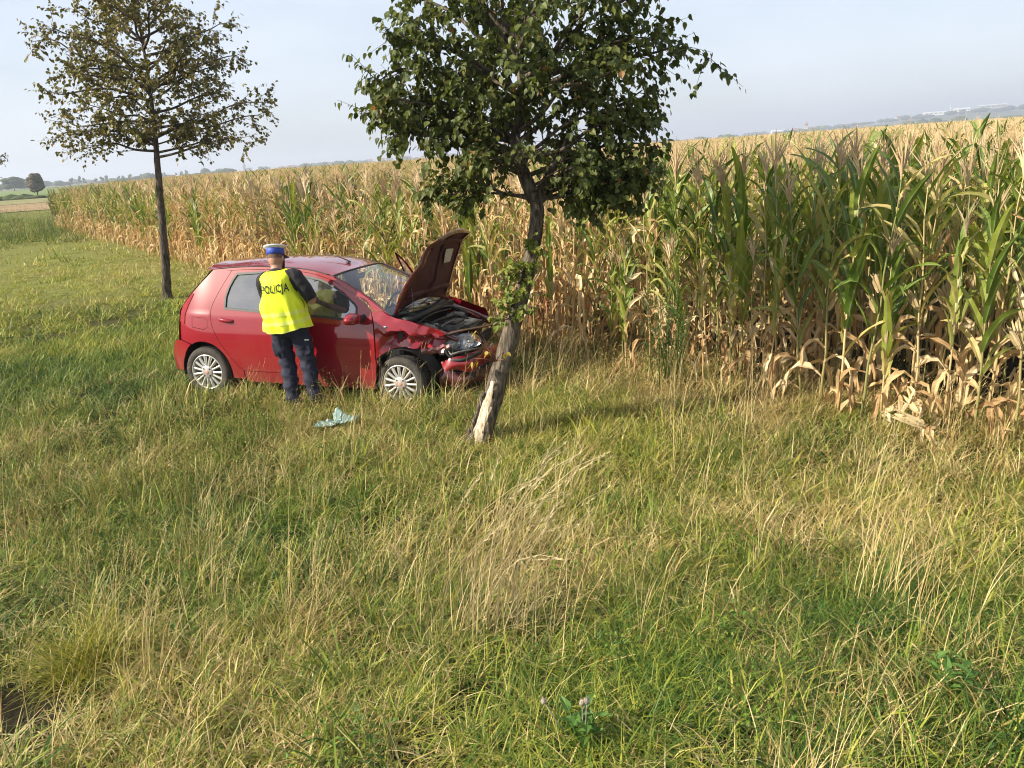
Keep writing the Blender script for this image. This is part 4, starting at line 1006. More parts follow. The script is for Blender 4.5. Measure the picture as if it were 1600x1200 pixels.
# torn bark lip left of the scar
lip = [];
for i in range(16):
    z = -.03 + .5 * i / 15; c = np.array([np.interp(z, pth[:, 2], pth[:, j]) for j in range(2)]); r = np.interp(z, pth[:, 2], rdd); a = -2.25 - (.82 + .10 * math.sin(z * 23) - .5 * max(0, (z - .38) / .22)); k = 1.10 + .10 * math.sin(i * 1.9)
    lip.append((c[0] + r * k * math.cos(a), c[1] + r * k * math.sin(a), z))
MB().tube(lip, [(.012 + .01 * abs(math.sin(i * 1.3)), .02) for i in range(16)], 6).build('torn_bark', M_BARK, t1)
mbb, LP, LD = grow(q, leader, (.30, 6.95, 3.50), (1.18, 1.15, 1.28), 34, 9, 5, 9, .07, ends=[(-1.02, 6.8, 2.86), (-.92, 6.5, 2.95), (-.8, 6.6, 2.75), (-.98, 6.9, 3.05), (1.62, 6.8, 3.25), (1.22, 6.7, 2.28), (1.15, 6.5, 2.32), (.95, 6.6, 2.2), (-.60, 6.7, 2.28), (-.42, 6.5, 2.2), (1.3, 6.85, 2.5), (1.2, 6.6, 2.7), (.8, 6.4, 2.3), (1.18, 6.7, 2.16), (1.0, 6.55, 2.08), (1.05, 6.9, 2.25), (-.72, 6.6, 3.45), (1.25, 6.6, 3.3), (.6, 6.3, 2.35), (-.2, 6.2, 2.5), (1.25, 7.0, 2.25), (.75, 6.9, 2.1), (-.8, 7.0, 2.75)], r0=.026)
mbb.build('branches', M_BARK, t1)
kf = ~((np.hypot((LP[:, 0] - .28) / .34, (LP[:, 2] - 2.30) / .42) < 1) & (LP[:, 1] < 7.1)) | (q.random(len(LP)) < .12); LP, LD = LP[kf], LD[kf]
fr = leaf_frames(q, LP, LD, (.032, .064)); rn = np.clip(q.beta(2.2, 2.2, len(LP)) * .86 + .10 * (vnoise(LP[:, 0] * 2, LP[:, 2] * 2, 1, 33) - .5) * 2 + np.where(q.random(len(LP)) < .035, .35, 0), 0, 1)
depth = LP[:, 1] + .9 * np.abs(LP[:, 2] - 2.6); order = np.argsort(depth + q.uniform(0, .5, len(LP))); vis = LP[order][:, 2] < 3.75; sel = order[vis][:280]; keep = np.ones(len(LP), bool); keep[sel] = False
print('lime leaves', len(LP))
o = link('crown', leaf_mesh('crown', LP[keep], tuple(a[keep] for a in fr), M_LIME, rn[keep]), t1); o['kind'] = 'stuff'
LIME_ME = [make_mesh('lime_leaf', LEAF_T, LEAF_F, M_LIME, attrs={'rnd': np.full(9, r)}) for r in (.1, .3, .45, .6, .8, .96)]
for j in sel:
    ob = link('leaf', LIME_ME[min(5, int(rn[j] * 6))], t1); m = Matrix.Identity(4)
    for c in range(3): m[c][0] = fr[0][j, c] * fr[3][j]; m[c][1] = fr[1][j, c] * fr[3][j]; m[c][2] = fr[2][j, c] * fr[3][j]; m[c][3] = LP[j, c]
    ob.matrix_basis = m
# shoots on the trunk with pale yellow-green leaves
SP = MB(); P2 = []; D2 = []
for (x, z, n, ln, red) in [(.17, 1.50, 9, .30, 0), (.14, 1.42, 7, .26, 0), (.02, 1.12, 6, .34, 0), (.06, 1.22, 5, .3, 0), (.10, 1.3, 6, .3, 0), (.25, 1.7, 6, .2, 0)]:
    for k in range(n):
        a = q.uniform(-2.9, -.3); d = np.array([math.cos(a) * .8, math.sin(a) * .5, q.uniform(-.1, 1.0)]); d /= np.linalg.norm(d); A = np.array([x, 6.70, z]); L = q.uniform(.4, 1) * ln; SP.tube([A, A + d * L * .6 + (0, 0, .02), A + d * L], [.004, .003, .0015], 4)
        for w in range(8): P2.append(A + d * L * q.uniform(.3, 1.05) + q.normal(0, .015, 3)); D2.append(d)
SP.build('shoots', M_BARK, t1)
P2 = np.array(P2); D2 = np.array(D2); fr2 = leaf_frames(q, P2, D2, (.03, .058)); o = link('shoot_leaves', leaf_mesh('shoot_leaves', P2, fr2, M_YLEAF, q.random(len(P2)) * .7), t1); o['kind'] = 'stuff'
SP = MB(); P2 = []; D2 = []
for k in range(11):
    a = q.uniform(-2.9, -1.0); d = np.array([math.cos(a), math.sin(a) * .5, q.uniform(-.25, 1.3)]); d /= np.linalg.norm(d); A = np.array([-.13, 6.65, .76]); L = q.uniform(.12, .34); SP.tube([A, A + d * L * .55 + (0, 0, .03), A + d * L + (0, 0, .03)], [.005, .004, .002], 4)
    if k % 3 == 0:
        for w in range(3): P2.append(A + d * L * q.uniform(.8, 1.1)); D2.append(d)
SP.build('red_shoots', M_REDTWIG, t1)['label'] = 'bunch of reddish shoots on the trunk'
P2 = np.array(P2); D2 = np.array(D2); o = link('yellow_leaves', leaf_mesh('yellow_leaves', P2, leaf_frames(q, P2, D2, (.04, .06)), M_YLEAF, np.full(len(P2), .95)), t1)

# --- the open olive-brown tree on the left and its fellow farther on
def roadside(name, loc, label, seed, s=1.0, detail=True):
    q = np.random.default_rng(seed); t = thing(name, label, 'tree', loc)
    tp = [(0, 0, -.15), (.0, 0, .15), (.07, 0, .6), (.13, .02, 1.2), (.22, .03, 2.05), (.30, .04, 2.85)]
    V, F, p_, r_ = trunk_mesh(tp, [.125, .098, .085, .078, .068, .058], 18, seed % 7 + 2, .09)
    mb = MB().add(V, F); leader = crv([(.29, .04, 2.75), (.36, .04, 3.4), (.42, .05, 4.3), (.45, .03, 5.4), (.5, 0, 6.6)], 4); mb.tube(leader, [.058 * (1 - .9 * i / (len(leader) - 1)) + .004 for i in range(len(leader))], 8); mb.build('trunk', M_BARK_L, t)
    ends = [(-1.55, -.3, 5.12), (-1.62, -.2, 4.25), (2.85, -.2, 3.75), (2.35, -.4, 2.95), (-1.3, -.4, 3.4), (2.6, .3, 3.55), (-1.3, .2, 3.1), (1.9, -.6, 5.0), (2.2, .3, 4.7), (-1.4, .4, 4.8), (1.6, .2, 3.05), (-1.5, .1, 3.75)]
    mbb, LP, LD = grow(q, leader, (.46, 0, 4.75), (1.72, 1.7, 1.95), 32, 11, 4, 7, .035, ends=ends, r0=.028); mbb.build('branches', M_BARK_L, t)
    LD[:, 2] *= .4
    o = link('crown', leaf_mesh('crown', LP, leaf_frames(q, LP, LD, (.046, .080), hang=.45), M_OLIVE, np.clip(q.beta(2, 2, len(LP)), 0, 1)), t); o['kind'] = 'stuff'
    t.scale = (s,) * 3; return t
roadside('roadside_tree', (-7.12, 16.6, float(gz(-7.12, 16.6))), 'open-crowned olive-brown tree with thin straight trunk on the grass behind the car', 81)
roadside('roadside_tree', (-30.4, 46.0, 0), 'tree cut by the picture edge, its twigs hanging in over the far grass', 85, 1.1)
# ------------------------------------------------------------------ the wrecked red hatchback
def mat_paint(name, base, dust=.12):
    m, nt, out = new_mat(name); N = nt.nodes; L = nt.links
    b = principled(nt, Roughness=.34); b.inputs['Metallic'].default_value = .0; b.inputs['Specular IOR Level'].default_value = .15; b.inputs['Coat Weight'].default_value = 1.0; b.inputs['Coat Roughness'].default_value = .06; b.inputs['Coat IOR'].default_value = 1.65
    tc = N.new('ShaderNodeTexCoord'); n1 = N.new('ShaderNodeTexNoise'); n1.inputs['Scale'].default_value = 3.5; n1.inputs['Detail'].default_value = 8; L.new(tc.outputs['Object'], n1.inputs['Vector'])
    n2 = N.new('ShaderNodeTexNoise'); n2.inputs['Scale'].default_value = 60; n2.inputs['Detail'].default_value = 5; L.new(tc.outputs['Object'], n2.inputs['Vector'])
    mu = N.new('ShaderNodeMath'); mu.operation = 'MULTIPLY'; L.new(n1.outputs['Fac'], mu.inputs[0]); L.new(n2.outputs['Fac'], mu.inputs[1])
    mr = N.new('ShaderNodeMapRange'); mr.inputs['From Min'].default_value = .18; mr.inputs['From Max'].default_value = .42; mr.inputs['To Max'].default_value = dust; L.new(mu.outputs[0], mr.inputs['Value'])
    mx = N.new('ShaderNodeMix'); mx.data_type = 'RGBA'; mx.inputs[6].default_value = c4(base); mx.inputs[7].default_value = (.36, .27, .2, 1); sx = N.new('ShaderNodeSeparateXYZ'); L.new(tc.outputs['Object'], sx.inputs[0]); mud = N.new('ShaderNodeMapRange'); mud.inputs['From Min'].default_value = .62; mud.inputs['From Max'].default_value = .22; mud.inputs['To Max'].default_value = .55; L.new(sx.outputs['Z'], mud.inputs['Value'])
    mm = N.new('ShaderNodeMath'); mm.operation = 'MULTIPLY'; L.new(mud.outputs['Result'], mm.inputs[0]); L.new(n1.outputs['Fac'], mm.inputs[1]); m3 = N.new('ShaderNodeMath'); m3.operation = 'MULTIPLY'; L.new(mm.outputs[0], m3.inputs[0]); L.new(n2.outputs['Fac'], m3.inputs[1]); m4 = N.new('ShaderNodeMath'); m4.operation = 'ADD'; m4.use_clamp = True; L.new(m3.outputs[0], m4.inputs[0]); L.new(mr.outputs['Result'], m4.inputs[1])
    L.new(m4.outputs[0], mx.inputs[0]); L.new(mx.outputs[2], b.inputs['Base Color'])
    m2 = N.new('ShaderNodeMapRange'); m2.inputs['From Min'].default_value = .3; m2.inputs['From Max'].default_value = .7; m2.inputs['To Min'].default_value = .02; m2.inputs['To Max'].default_value = .06; L.new(n1.outputs['Fac'], m2.inputs['Value']); L.new(m2.outputs['Result'], b.inputs['Coat Roughness'])
    L.new(b.outputs['BSDF'], out.inputs['Surface']); return m
M_RED = mat_paint('red_car_paint', (.235, .0030, .0115), .03)
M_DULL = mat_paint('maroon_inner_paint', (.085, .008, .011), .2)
M_BLK = mat_simple('black_plastic', (.018, .018, .018), (.032, .031, .03), scale=12, rough=.55)
M_RUB = mat_simple('tyre_rubber', (.025, .023, .02), (.06, .05, .04), scale=9, rough=.85, bump=.3, bscale=60)
M_ALLOY = mat_simple('wheel_silver', (.62, .61, .58), (.48, .46, .42), scale=6, rough=.34, metallic=.55)
M_CHR = mat_simple('chrome', (.8, .8, .82), rough=.08, metallic=1.0)
M_GREY = mat_simple('cast_metal', (.26, .26, .25), (.14, .13, .12), scale=14, rough=.5, metallic=.6)
M_SEAT = mat_simple('seat_fabric', (.035, .037, .042), (.06, .062, .07), scale=30, rough=.9)
M_DASH = mat_simple('dashboard_plastic', (.03, .031, .035), (.045, .046, .05), scale=10, rough=.7)
M_LINER = mat_simple('hood_liner', (.060, .013, .017), (.095, .028, .028), scale=7, rough=.8)
M_STICK = mat_simple('paper_sticker', (.62, .58, .48), (.42, .4, .34), scale=40, rough=.7)
M_AMBER = mat_simple('amber_lens', (.40, .16, .03), rough=.15)
def mat_glass(name, tint, refl, haze=.0):
    m, nt, out = new_mat(name); N = nt.nodes; L = nt.links
    t = N.new('ShaderNodeBsdfTransparent'); t.inputs['Color'].default_value = c4(tint); g = N.new('ShaderNodeBsdfGlossy'); g.inputs['Roughness'].default_value = .012; g.inputs['Color'].default_value = (.95, .97, 1, 1)
    f = N.new('ShaderNodeFresnel'); ge = N.new('ShaderNodeNewGeometry'); io = N.new('ShaderNodeMix'); io.inputs[2].default_value = refl; io.inputs[3].default_value = 1 / refl; L.new(ge.outputs['Backfacing'], io.inputs[0]); L.new(io.outputs[0], f.inputs['IOR']); ms = N.new('ShaderNodeMixShader'); L.new(f.outputs[0], ms.inputs[0]); L.new(t.outputs[0], ms.inputs[1]); L.new(g.outputs[0], ms.inputs[2])
    last = ms.outputs[0]
    if haze:
        d = N.new('ShaderNodeBsdfDiffuse'); d.inputs['Color'].default_value = (.55, .56, .56, 1); tc = N.new('ShaderNodeTexCoord'); n = N.new('ShaderNodeTexNoise'); n.inputs['Scale'].default_value = 5; n.inputs['Detail'].default_value = 6; L.new(tc.outputs['Object'], n.inputs['Vector'])
        mr = N.new('ShaderNodeMapRange'); mr.inputs['From Min'].default_value = .3; mr.inputs['From Max'].default_value = .75; mr.inputs['To Min'].default_value = haze * .5; mr.inputs['To Max'].default_value = haze * 1.5; L.new(n.outputs['Fac'], mr.inputs['Value'])
        m2 = N.new('ShaderNodeMixShader'); L.new(mr.outputs['Result'], m2.inputs[0]); L.new(last, m2.inputs[1]); L.new(d.outputs[0], m2.inputs[2]); last = m2.outputs[0]
    L.new(last, out.inputs['Surface']); return m
M_SIDEGL = mat_glass('side_glass', (.42, .50, .50), 2.9, .07)
M_WSGL = mat_glass('windscreen_glass', (.80, .86, .86), 1.62, .03)
M_LENS = mat_glass('clear_lens', (.93, .95, .97), 1.5)

CAR_ROLL = -.035
car = thing('red_car', 'wrecked red five-door hatchback with crumpled front and raised buckled bonnet', 'car', (CAR_X, CAR_Y, -.030), (CAR_ROLL, CAR_PIT, -CAR_YAW))
SD = {'near': -1.0, 'far': 1.0}

def plan_w(x):
    w = .83 - .22 * np.clip((.15 - x) / .72, 0, 1) ** 2.6
    return w - .20 * np.clip((x - 2.2) / 1.07, 0, 1) ** 2.4
def body_w(x, z):
    w = plan_w(x) - .06 * np.clip((.55 - z) / .4, 0, 1) ** 2 - .035 * np.clip((z - .60) / .38, 0, 1) ** 2
    t = np.clip(z - .97, 0, None); return w - .33 * t - .12 * t * t
def inside(poly, x, y):
    poly = np.asarray(poly); n = len(poly); c = np.zeros(np.shape(x), bool); j = n - 1
    for i in range(n):
        xi, yi = poly[i]; xj, yj = poly[j]
        with np.errstate(divide='ignore', invalid='ignore'): hit = ((yi > y) != (yj > y)) & (x < (xj - xi) * (y - yi) / (yj - yi + 1e-12) + xi)
        c ^= hit; j = i
    return c
def densify(poly, sp):
    out = []; n = len(poly)
    for i in range(n):
        a = np.asarray(poly[i], float); b = np.asarray(poly[(i + 1) % n], float); k = max(1, int(math.ceil(np.linalg.norm(b - a) / sp)))
        for j in range(k): out.append(a + (b - a) * j / k)
    return np.array(out)
def poly_offset(poly, d):
    P = np.asarray(poly, float); n = len(P); A = .5 * np.sum(P[:, 0] * np.roll(P[:, 1], -1) - np.roll(P[:, 0], -1) * P[:, 1]); s = 1 if A > 0 else -1; out = []
    for i in range(n):
        e1 = P[i] - P[i - 1]; e2 = P[(i + 1) % n] - P[i]; n1 = np.array([-e1[1], e1[0]]) / (np.linalg.norm(e1) + 1e-9); n2 = np.array([-e2[1], e2[0]]) / (np.linalg.norm(e2) + 1e-9); b = n1 + n2; b /= np.linalg.norm(b) + 1e-9; out.append(P[i] + s * d * b / max(.45, b @ n1))
    return np.array(out)
def side_panel(name, outer, mat, side, parent=None, holes=(), off=0.0, sp=.055, flange=.016, deform=None, use_normals=True, gap=.0025, origin=None):
    """a body panel cut from the side surface: outline in (x forward, z up)"""
    sg = SD[side]; O = densify(poly_offset(outer, gap) if gap else outer, sp); Hs = [densify(h, sp) for h in holes]
    pts = list(O); edges = [(i, (i + 1) % len(O)) for i in range(len(O))]; loops = [list(range(len(O)))]
    for h in Hs: b = len(pts); pts += list(h); edges += [(b + i, b + (i + 1) % len(h)) for i in range(len(h))]; loops.append(list(range(b, b + len(h))))
    nb = len(pts); lo = O.min(0); hi = O.max(0)
    gxx, gzz = np.meshgrid(np.arange(lo[0] + sp * .5, hi[0], sp), np.arange(lo[1] + sp * .5, hi[1], sp)); gxx = gxx.ravel(); gzz = gzz.ravel(); k = inside(O, gxx, gzz)
    for h in Hs: k &= ~inside(h, gxx, gzz)
    B = np.array(pts); gxx, gzz = gxx[k], gzz[k]
    if len(gxx):
        d = np.sqrt(((gxx[:, None] - B[None, :, 0]) ** 2 + (gzz[:, None] - B[None, :, 1]) ** 2).min(1)); gxx, gzz = gxx[d > sp * .45], gzz[d > sp * .45]
    pts += list(np.c_[gxx, gzz])
    r = delaunay_2d_cdt([Vector((float(p[0]), float(p[1]))) for p in pts], edges, [], 0, 1e-6)
    P2 = np.array([(v.x, v.y) for v in r[0]]); T = np.array([t for t in r[2] if len(t) == 3]); cen = P2[T].mean(1); k = inside(O, cen[:, 0], cen[:, 1])
    for h in Hs: k &= ~inside(h, cen[:, 0], cen[:, 1])
    T = T[k]
    def lift(p, o): 
        w = body_w(p[:, 0], p[:, 1]) + o; q3 = np.c_[p[:, 0], sg * w, p[:, 1]]
        return q3 if deform is None else deform(q3, sg)
    V = lift(P2, off); e = 1e-3
    nx = -(body_w(P2[:, 0] + e, P2[:, 1]) - body_w(P2[:, 0] - e, P2[:, 1])) / (2 * e); nz = -(body_w(P2[:, 0], P2[:, 1] + e) - body_w(P2[:, 0], P2[:, 1] - e)) / (2 * e)
    NRM = np.c_[nx, np.full(len(nx), sg), nz]; NRM /= np.linalg.norm(NRM, axis=1)[:, None]
    tri = P2[T]; ar = (tri[:, 1, 0] - tri[:, 0, 0]) * (tri[:, 2, 1] - tri[:, 0, 1]) - (tri[:, 1, 1] - tri[:, 0, 1]) * (tri[:, 2, 0] - tri[:, 0, 0])
    # (x,z) counter-clockwise looks towards -y
    flip = (ar > 0) == (sg > 0); T[flip] = T[flip][:, ::-1]
    faces = [tuple(t) for t in T]; verts = [tuple(v) for v in V]; norms = [tuple(n) for n in NRM]
    if flange:
        for L_ in [O] + Hs:
            f0 = lift(L_, off); f1 = f0.copy(); f1[:, 1] -= sg * flange; b = len(verts); n = len(L_)
            A = .5 * np.sum(L_[:, 0] * np.roll(L_[:, 1], -1) - np.roll(L_[:, 0], -1) * L_[:, 1]); tn = np.roll(L_, -1, 0) - np.roll(L_, 1, 0); s_ = (1 if A > 0 else -1) * (1 if L_ is O else -1); nn = np.c_[tn[:, 1] * s_, np.zeros(n), -tn[:, 0] * s_]; nn /= np.linalg.norm(nn, axis=1)[:, None] + 1e-9
            verts += [tuple(v) for v in f0] + [tuple(v) for v in f1]; norms += [tuple(v) for v in nn] * 2
            for i in range(n): j = (i + 1) % n; faces.append((b + i, b + j, b + n + j, b + n + i))
    if origin is not None: verts = [(v[0] - origin[0], v[1] - origin[1], v[2] - origin[2]) for v in verts]
    me = make_mesh(name, verts, faces, mat, smooth=use_normals, normals=norms if use_normals else None)
    return link(name, me, parent or car, loc=origin)

DRIP = crv([(.09, 1.457), (.36, 1.483), (.6, 1.495), (.85, 1.498), (1.195, 1.485), (1.39, 1.463), (1.54, 1.432), (1.69, 1.390), (1.99, 1.247), (2.37, 1.025)], 5)
def drip_z(x): return np.interp(x, DRIP[:, 0], DRIP[:, 1])
dt = np.gradient(DRIP, axis=0); dn = np.c_[dt[:, 1], -dt[:, 0]]; dn /= np.linalg.norm(dn, axis=1)[:, None]
DTOP = DRIP + dn * (.030 + .02 * sm(1.3, 2.0, DRIP[:, 0]))[:, None]                        # upper edge of the doors
def seg(curve, x0, x1):
    k = (curve[:, 0] > x0 + .01) & (curve[:, 0] < x1 - .01); return [(x0, float(np.interp(x0, curve[:, 0], curve[:, 1])))] + [tuple(p) for p in curve[k]] + [(x1, float(np.interp(x1, curve[:, 0], curve[:, 1])))]
def arc(cx, cz, r, a0, a1, n=14): return [(cx + r * math.cos(math.radians(a0 + (a1 - a0) * i / n)), cz + r * math.sin(math.radians(a0 + (a1 - a0) * i / n))) for i in range(n + 1)]
RDE = [tuple(p) for p in crv([(.345, 1.452), (.235, 1.262), (.150, 1.089), (.128, .985), (.152, .828), (.243, .648), (.368, .480), (.470, .365), (.50, .335)], 4)]   # rear door, rear edge
RW = [(.42, 1.418), (.378, 1.36), (.335, 1.27), (.307, 1.17), (.31, 1.042), (.7, 1.022), (1.075, 1.008), (1.075, 1.428), (.7, 1.438)]
FW = [(1.245, 1.0), (1.255, 1.412), (1.489, 1.375), (1.60, 1.335), (1.693, 1.292), (1.842, 1.198), (1.935, 1.132), (1.962, 1.098), (1.966, 1.05), (1.93, .965), (1.6, .985)]
RDOOR = RDE[::-1] + seg(DTOP, .36, 1.135) + [(1.15, 1.0), (1.15, .335)]
FDOOR = [(1.158, .335), (1.158, 1.0), (1.142, drip_z(1.14) - .03)] + seg(DTOP, 1.16, 1.93)[1:] + [(2.05, 1.150), (2.135, 1.065), (2.172, .90), (2.182, .70), (2.182, .53), (2.165, .345), (2.13, .335)]
QUART = [(.09, 1.45)] + [(.33, drip_z(.33) - .03)] + RDE + [(.50, .235), (.345, .235)] + arc(0, .305, .35, 0, 118, 16) + [(-.225, .625), (-.375, .66), (-.361, .70), (-.345, .83), (-.329, .956), (-.306, 1.036), (-.159, 1.201), (.024, 1.381)]
RBUMP = [(-.228, .622)] + arc(0, .305, .35, 120, 172, 8) + [(-.35, .27), (-.60, .24), (-.605, .40), (-.575, .54), (-.52, .612), (-.38, .655)]
SILL = [(.50, .332), (2.165, .338), (2.13, .20), (.52, .20)]
FEND = [(2.145, 1.075), (2.25, 1.075), (2.37, 1.02), (2.6, .96), (2.78, .905), (2.93, .865), (2.955, .80), (2.93, .72), (2.86, .66)] + arc(2.46, .305, .365, 72, 176, 16) + [(2.165, .32), (2.188, .53), (2.19, .72), (2.178, .92)]
RAIL = [tuple(p) for p in DRIP] + [(2.25, 1.078), (2.145, 1.078)] + [(2.06, 1.158)] + seg(DTOP, .10, 1.95)[::-1]
FLAP = [(-.135, .935), (.055, .93), (.088, .90), (.085, .825), (.04, .795), (-.14, .815)]
TLIGHT = [(-.322, .985), (-.295, 1.05), (-.165, 1.195), (-.13, 1.19), (-.20, 1.06), (-.245, .95), (-.26, .84), (-.345, .86)]

def crumple(p, sg):
    """the front wing: pushed in below a ragged crease, folded and torn"""
    x, z = p[:, 0], p[:, 2]; a = sm(2.16, 2.42, x)
    crease = .865 - .05 * sm(2.3, 2.9, x) + .018 * np.sin(x * 21) + .010 * np.sin(x * 43)
    below = sm(0, .05, crease - z); d = a * (.105 * below * (.6 + .4 * sm(.60, .8, z)) + .035 * sm(2.5, 2.9, x))
    fold = np.abs(((x * 3.1 + z * 3.6 + .35 * np.sin(z * 13)) % 1.0) - .5) * 2; fold2 = np.abs(((x * 5.3 - z * 4.7 + .3 * np.sin(x * 9)) % 1.0) - .5) * 2
    d = d + a * (.060 * fold * below + .030 * fold2 * (.2 + .8 * below) + .006 * (vnoise(x, z, .11, 41) - .5)); o = p.copy()
    o[:, 1] -= sg * d; o[:, 0] -= a * .06 * sm(2.6, 2.95, x) * vnoise(z, x, .06, 43); o[:, 2] += a * .02 * (vnoise(x, z, .16, 42) - .5); return o

for sd in ('near', 'far'):
    # black sheet added behind the panel, its colour stands for shade in gaps
    side_panel('gap_shade_sheet', poly_offset(QUART, .02), M_BLK, sd, off=-.03, flange=0, holes=[], use_normals=False, sp=.09)
    qp = side_panel('quarter_panel', QUART, M_RED, sd, holes=[FLAP] if sd == 'near' else [])
    if sd == 'near':
        fl = side_panel('fuel_flap', FLAP, M_RED, sd, parent=qp, off=-.002, gap=.004)
    side_panel('tail_light', TLIGHT, mat_simple('tail_light_red', (.30, .005, .008), (.2, .004, .006), scale=30, rough=.12), sd, off=.006, flange=.008)
    side_panel('side_rail', RAIL, M_RED, sd)
    side_panel('sill', SILL, M_RED, sd, off=-.006)
    rd = side_panel('rear_door', RDOOR, M_RED, sd, holes=[RW])
    wd = side_panel('rear_window', RW, M_SIDEGL, sd, parent=rd, off=-.012, flange=0, gap=0)
    side_panel('seal', poly_offset(RW, -.010), M_BLK, sd, parent=rd, off=.0035, flange=.012, holes=[poly_offset(RW, .012)], gap=0, sp=.07)
    hinge = (2.15, SD[sd] * .80, 0.0) if sd == 'far' else None
    fd = side_panel('front_door', FDOOR, M_RED, sd, holes=[FW], origin=hinge)
    def sub(nm, *a, **k):
        o = side_panel(nm, *a, **k)
        if sd == 'far': o.location = (-2.15, -SD[sd] * .80, 0)
        return o
    sub('front_window', FW, M_SIDEGL, sd, parent=fd, off=-.012, flange=0, gap=0)
    sub('seal', poly_offset(FW, -.010), M_BLK, sd, parent=fd, off=.0035, flange=.012, holes=[poly_offset(FW, .012)], gap=0, sp=.07)
    sub('inner_trim', poly_offset(FDOOR, .03), M_DULL, sd, parent=fd, off=-.05, holes=[poly_offset(FW, -.02)], flange=0, gap=0, use_normals=False, sp=.1)
    side_panel('inner_trim', poly_offset(RDOOR, .03), M_DASH, sd, parent=rd, off=-.05, holes=[poly_offset(RW, -.02)], flange=0, gap=0, use_normals=False, sp=.1)
    # door handles: a bowl in the skin and a pull bar over it
    for dr, hx, hz in ((rd, .34, .908), (fd, 1.32, .885)):
        sg = SD[sd]; w = float(body_w(hx, hz)); loc0 = (0, 0, 0) if not (dr is fd and sd == 'far') else (-2.15, -SD[sd] * .80, 0)
        b = MB(); b.tube(crv([(hx - .088, sg * (w - .004), hz + .012), (hx - .06, sg * (w + .022), hz + .012), (hx, sg * (w + .030), hz + .006), (hx + .06, sg * (w + .022), hz - .002), (hx + .088, sg * (w - .004), hz - .006)], 4), [(.014, .022)] * 17, 8)
        b.build('handle', M_RED, dr, loc=loc0)
        b = MB(); b.lathe([(.075, .002), (.055, -.012), (.01, -.02)], 18); me = b.v; b.v = [(hx + x, sg * (w + z), hz - .012 + y * .42) for x, y, z in me]; b.build('handle_bowl', M_DULL, dr, loc=loc0)
    if sd == 'far':
        fd.rotation_euler = (0, 0, -math.radians(54))
    side_panel('pillar', [(1.06, 1.0), (1.06, 1.45), (1.26, 1.44), (1.26, 1.0)], M_BLK, sd, off=-.028, flange=0, gap=0)
    side_panel('rear_bumper_side', RBUMP, M_RED, sd, off=.006)
    # wheel housings
    for wx in (0, 2.46):
        b = MB(); P_ = []
        for a in np.linspace(-12, 192, 20):
            r_ = .352; P_.append([(wx + r_ * math.cos(math.radians(a)), SD[sd] * yy, .305 + r_ * math.sin(math.radians(a))) for yy in (.765, .65, .50)])
        b.grid(P_).build('wheel_arch_liner', M_BLK, car)
fend_near = side_panel('front_wing', FEND, M_RED, 'near', sp=.016, deform=crumple, use_normals=False, flange=.012)
fend_near['label'] = 'crumpled and torn front wing'
fend_near.data.set_sharp_from_angle(angle=math.radians(16))
side_panel('front_wing', FEND, M_RED, 'far', sp=.06)
# torn lower edge of the wing and peeled strips
b = MB()
for (x0, z0, x1, z1, w) in ((2.22, .53, 2.12, .40, .02), (2.24, .50, 2.13, .46, .012), (2.70, .655, 2.92, .64, .03), (2.78, .66, 2.98, .70, .025)):
    P_ = [];
    for i in range(7):
        t = i / 6; x = x0 + (x1 - x0) * t; z = z0 + (z1 - z0) * t + .015 * math.sin(i * 2.1); y = -(float(body_w(x, z)) - .03 + .05 * math.sin(t * 3 + x0)); P_.append([(x, y, z - w), (x + .01, y - .02, z), (x, y - .005, z + w)])
    b.grid(P_)
b.build('torn_metal', mat_simple('torn_bare_metal', (.34, .26, .25), (.24, .03, .035), scale=16, rough=.4, metallic=.5), car, smooth=False)
# side repeater
b = MB(); b.lathe([(.0, .012), (.016, .008), (.020, 0)], 12); b.v = [(2.31 + x, -(float(body_w(2.31, .90)) + .004 + z), .905 + y * .8) for x, y, z in b.v]; b.build('side_repeater', M_LENS, car)
b = MB(); b.lathe([(.0, .004), (.019, .001)], 12); b.v = [(2.31 + x, -(float(body_w(2.31, .90)) + .001 + z), .905 + y * .8) for x, y, z in b.v]; b.build('repeater_bowl', M_CHR, car)

# roof, screens, tailgate
def cross(y): return 1 - y * y
nx_, ny_ = 22, 15; P_ = []
for i in range(nx_):
    u = i / (nx_ - 1); row = []
    for j in range(ny_):
        s = -1 + 2 * j / (ny_ - 1); x = (.02 - .11 * cross(s)) * (1 - u) + (1.62 + .075 * cross(s)) * u; xd = np.clip(x, .09, 1.62); yd = float(body_w(xd, drip_z(xd))) + .004
        row.append((x, s * yd, float(drip_z(xd)) + .052 * cross(abs(s) ** 1.25) * (1 - .25 * u) - .06 * max(0, .09 - x) + .003))
    P_.append(row)
roof = MB().grid(P_).build('roof', M_RED, car)
roof_front = P_[-1]; roof_rear = P_[0]
# roof edge mouldings
for sg in (-1, 1):
    MB().tube([(x, sg * (float(body_w(x, z)) + .001), z + .004) for x, z in DRIP[2:34:2]], .006, 5).build('roof_moulding', M_BLK, roof)
# aerial on the roof front
b = MB(); b.lathe([(.030, 0), (.028, .012), (.012, .022), (0, .024)], 12, center=(1.50, 0, float(drip_z(1.5)) + .048)); b.build('aerial_base', M_BLK, roof)
MB().tube([(1.50, 0, 1.51), (1.38, -.005, 1.552), (1.12, -.01, 1.60)], [.007, .005, .003], 6).build('aerial_rod', M_BLK, roof)
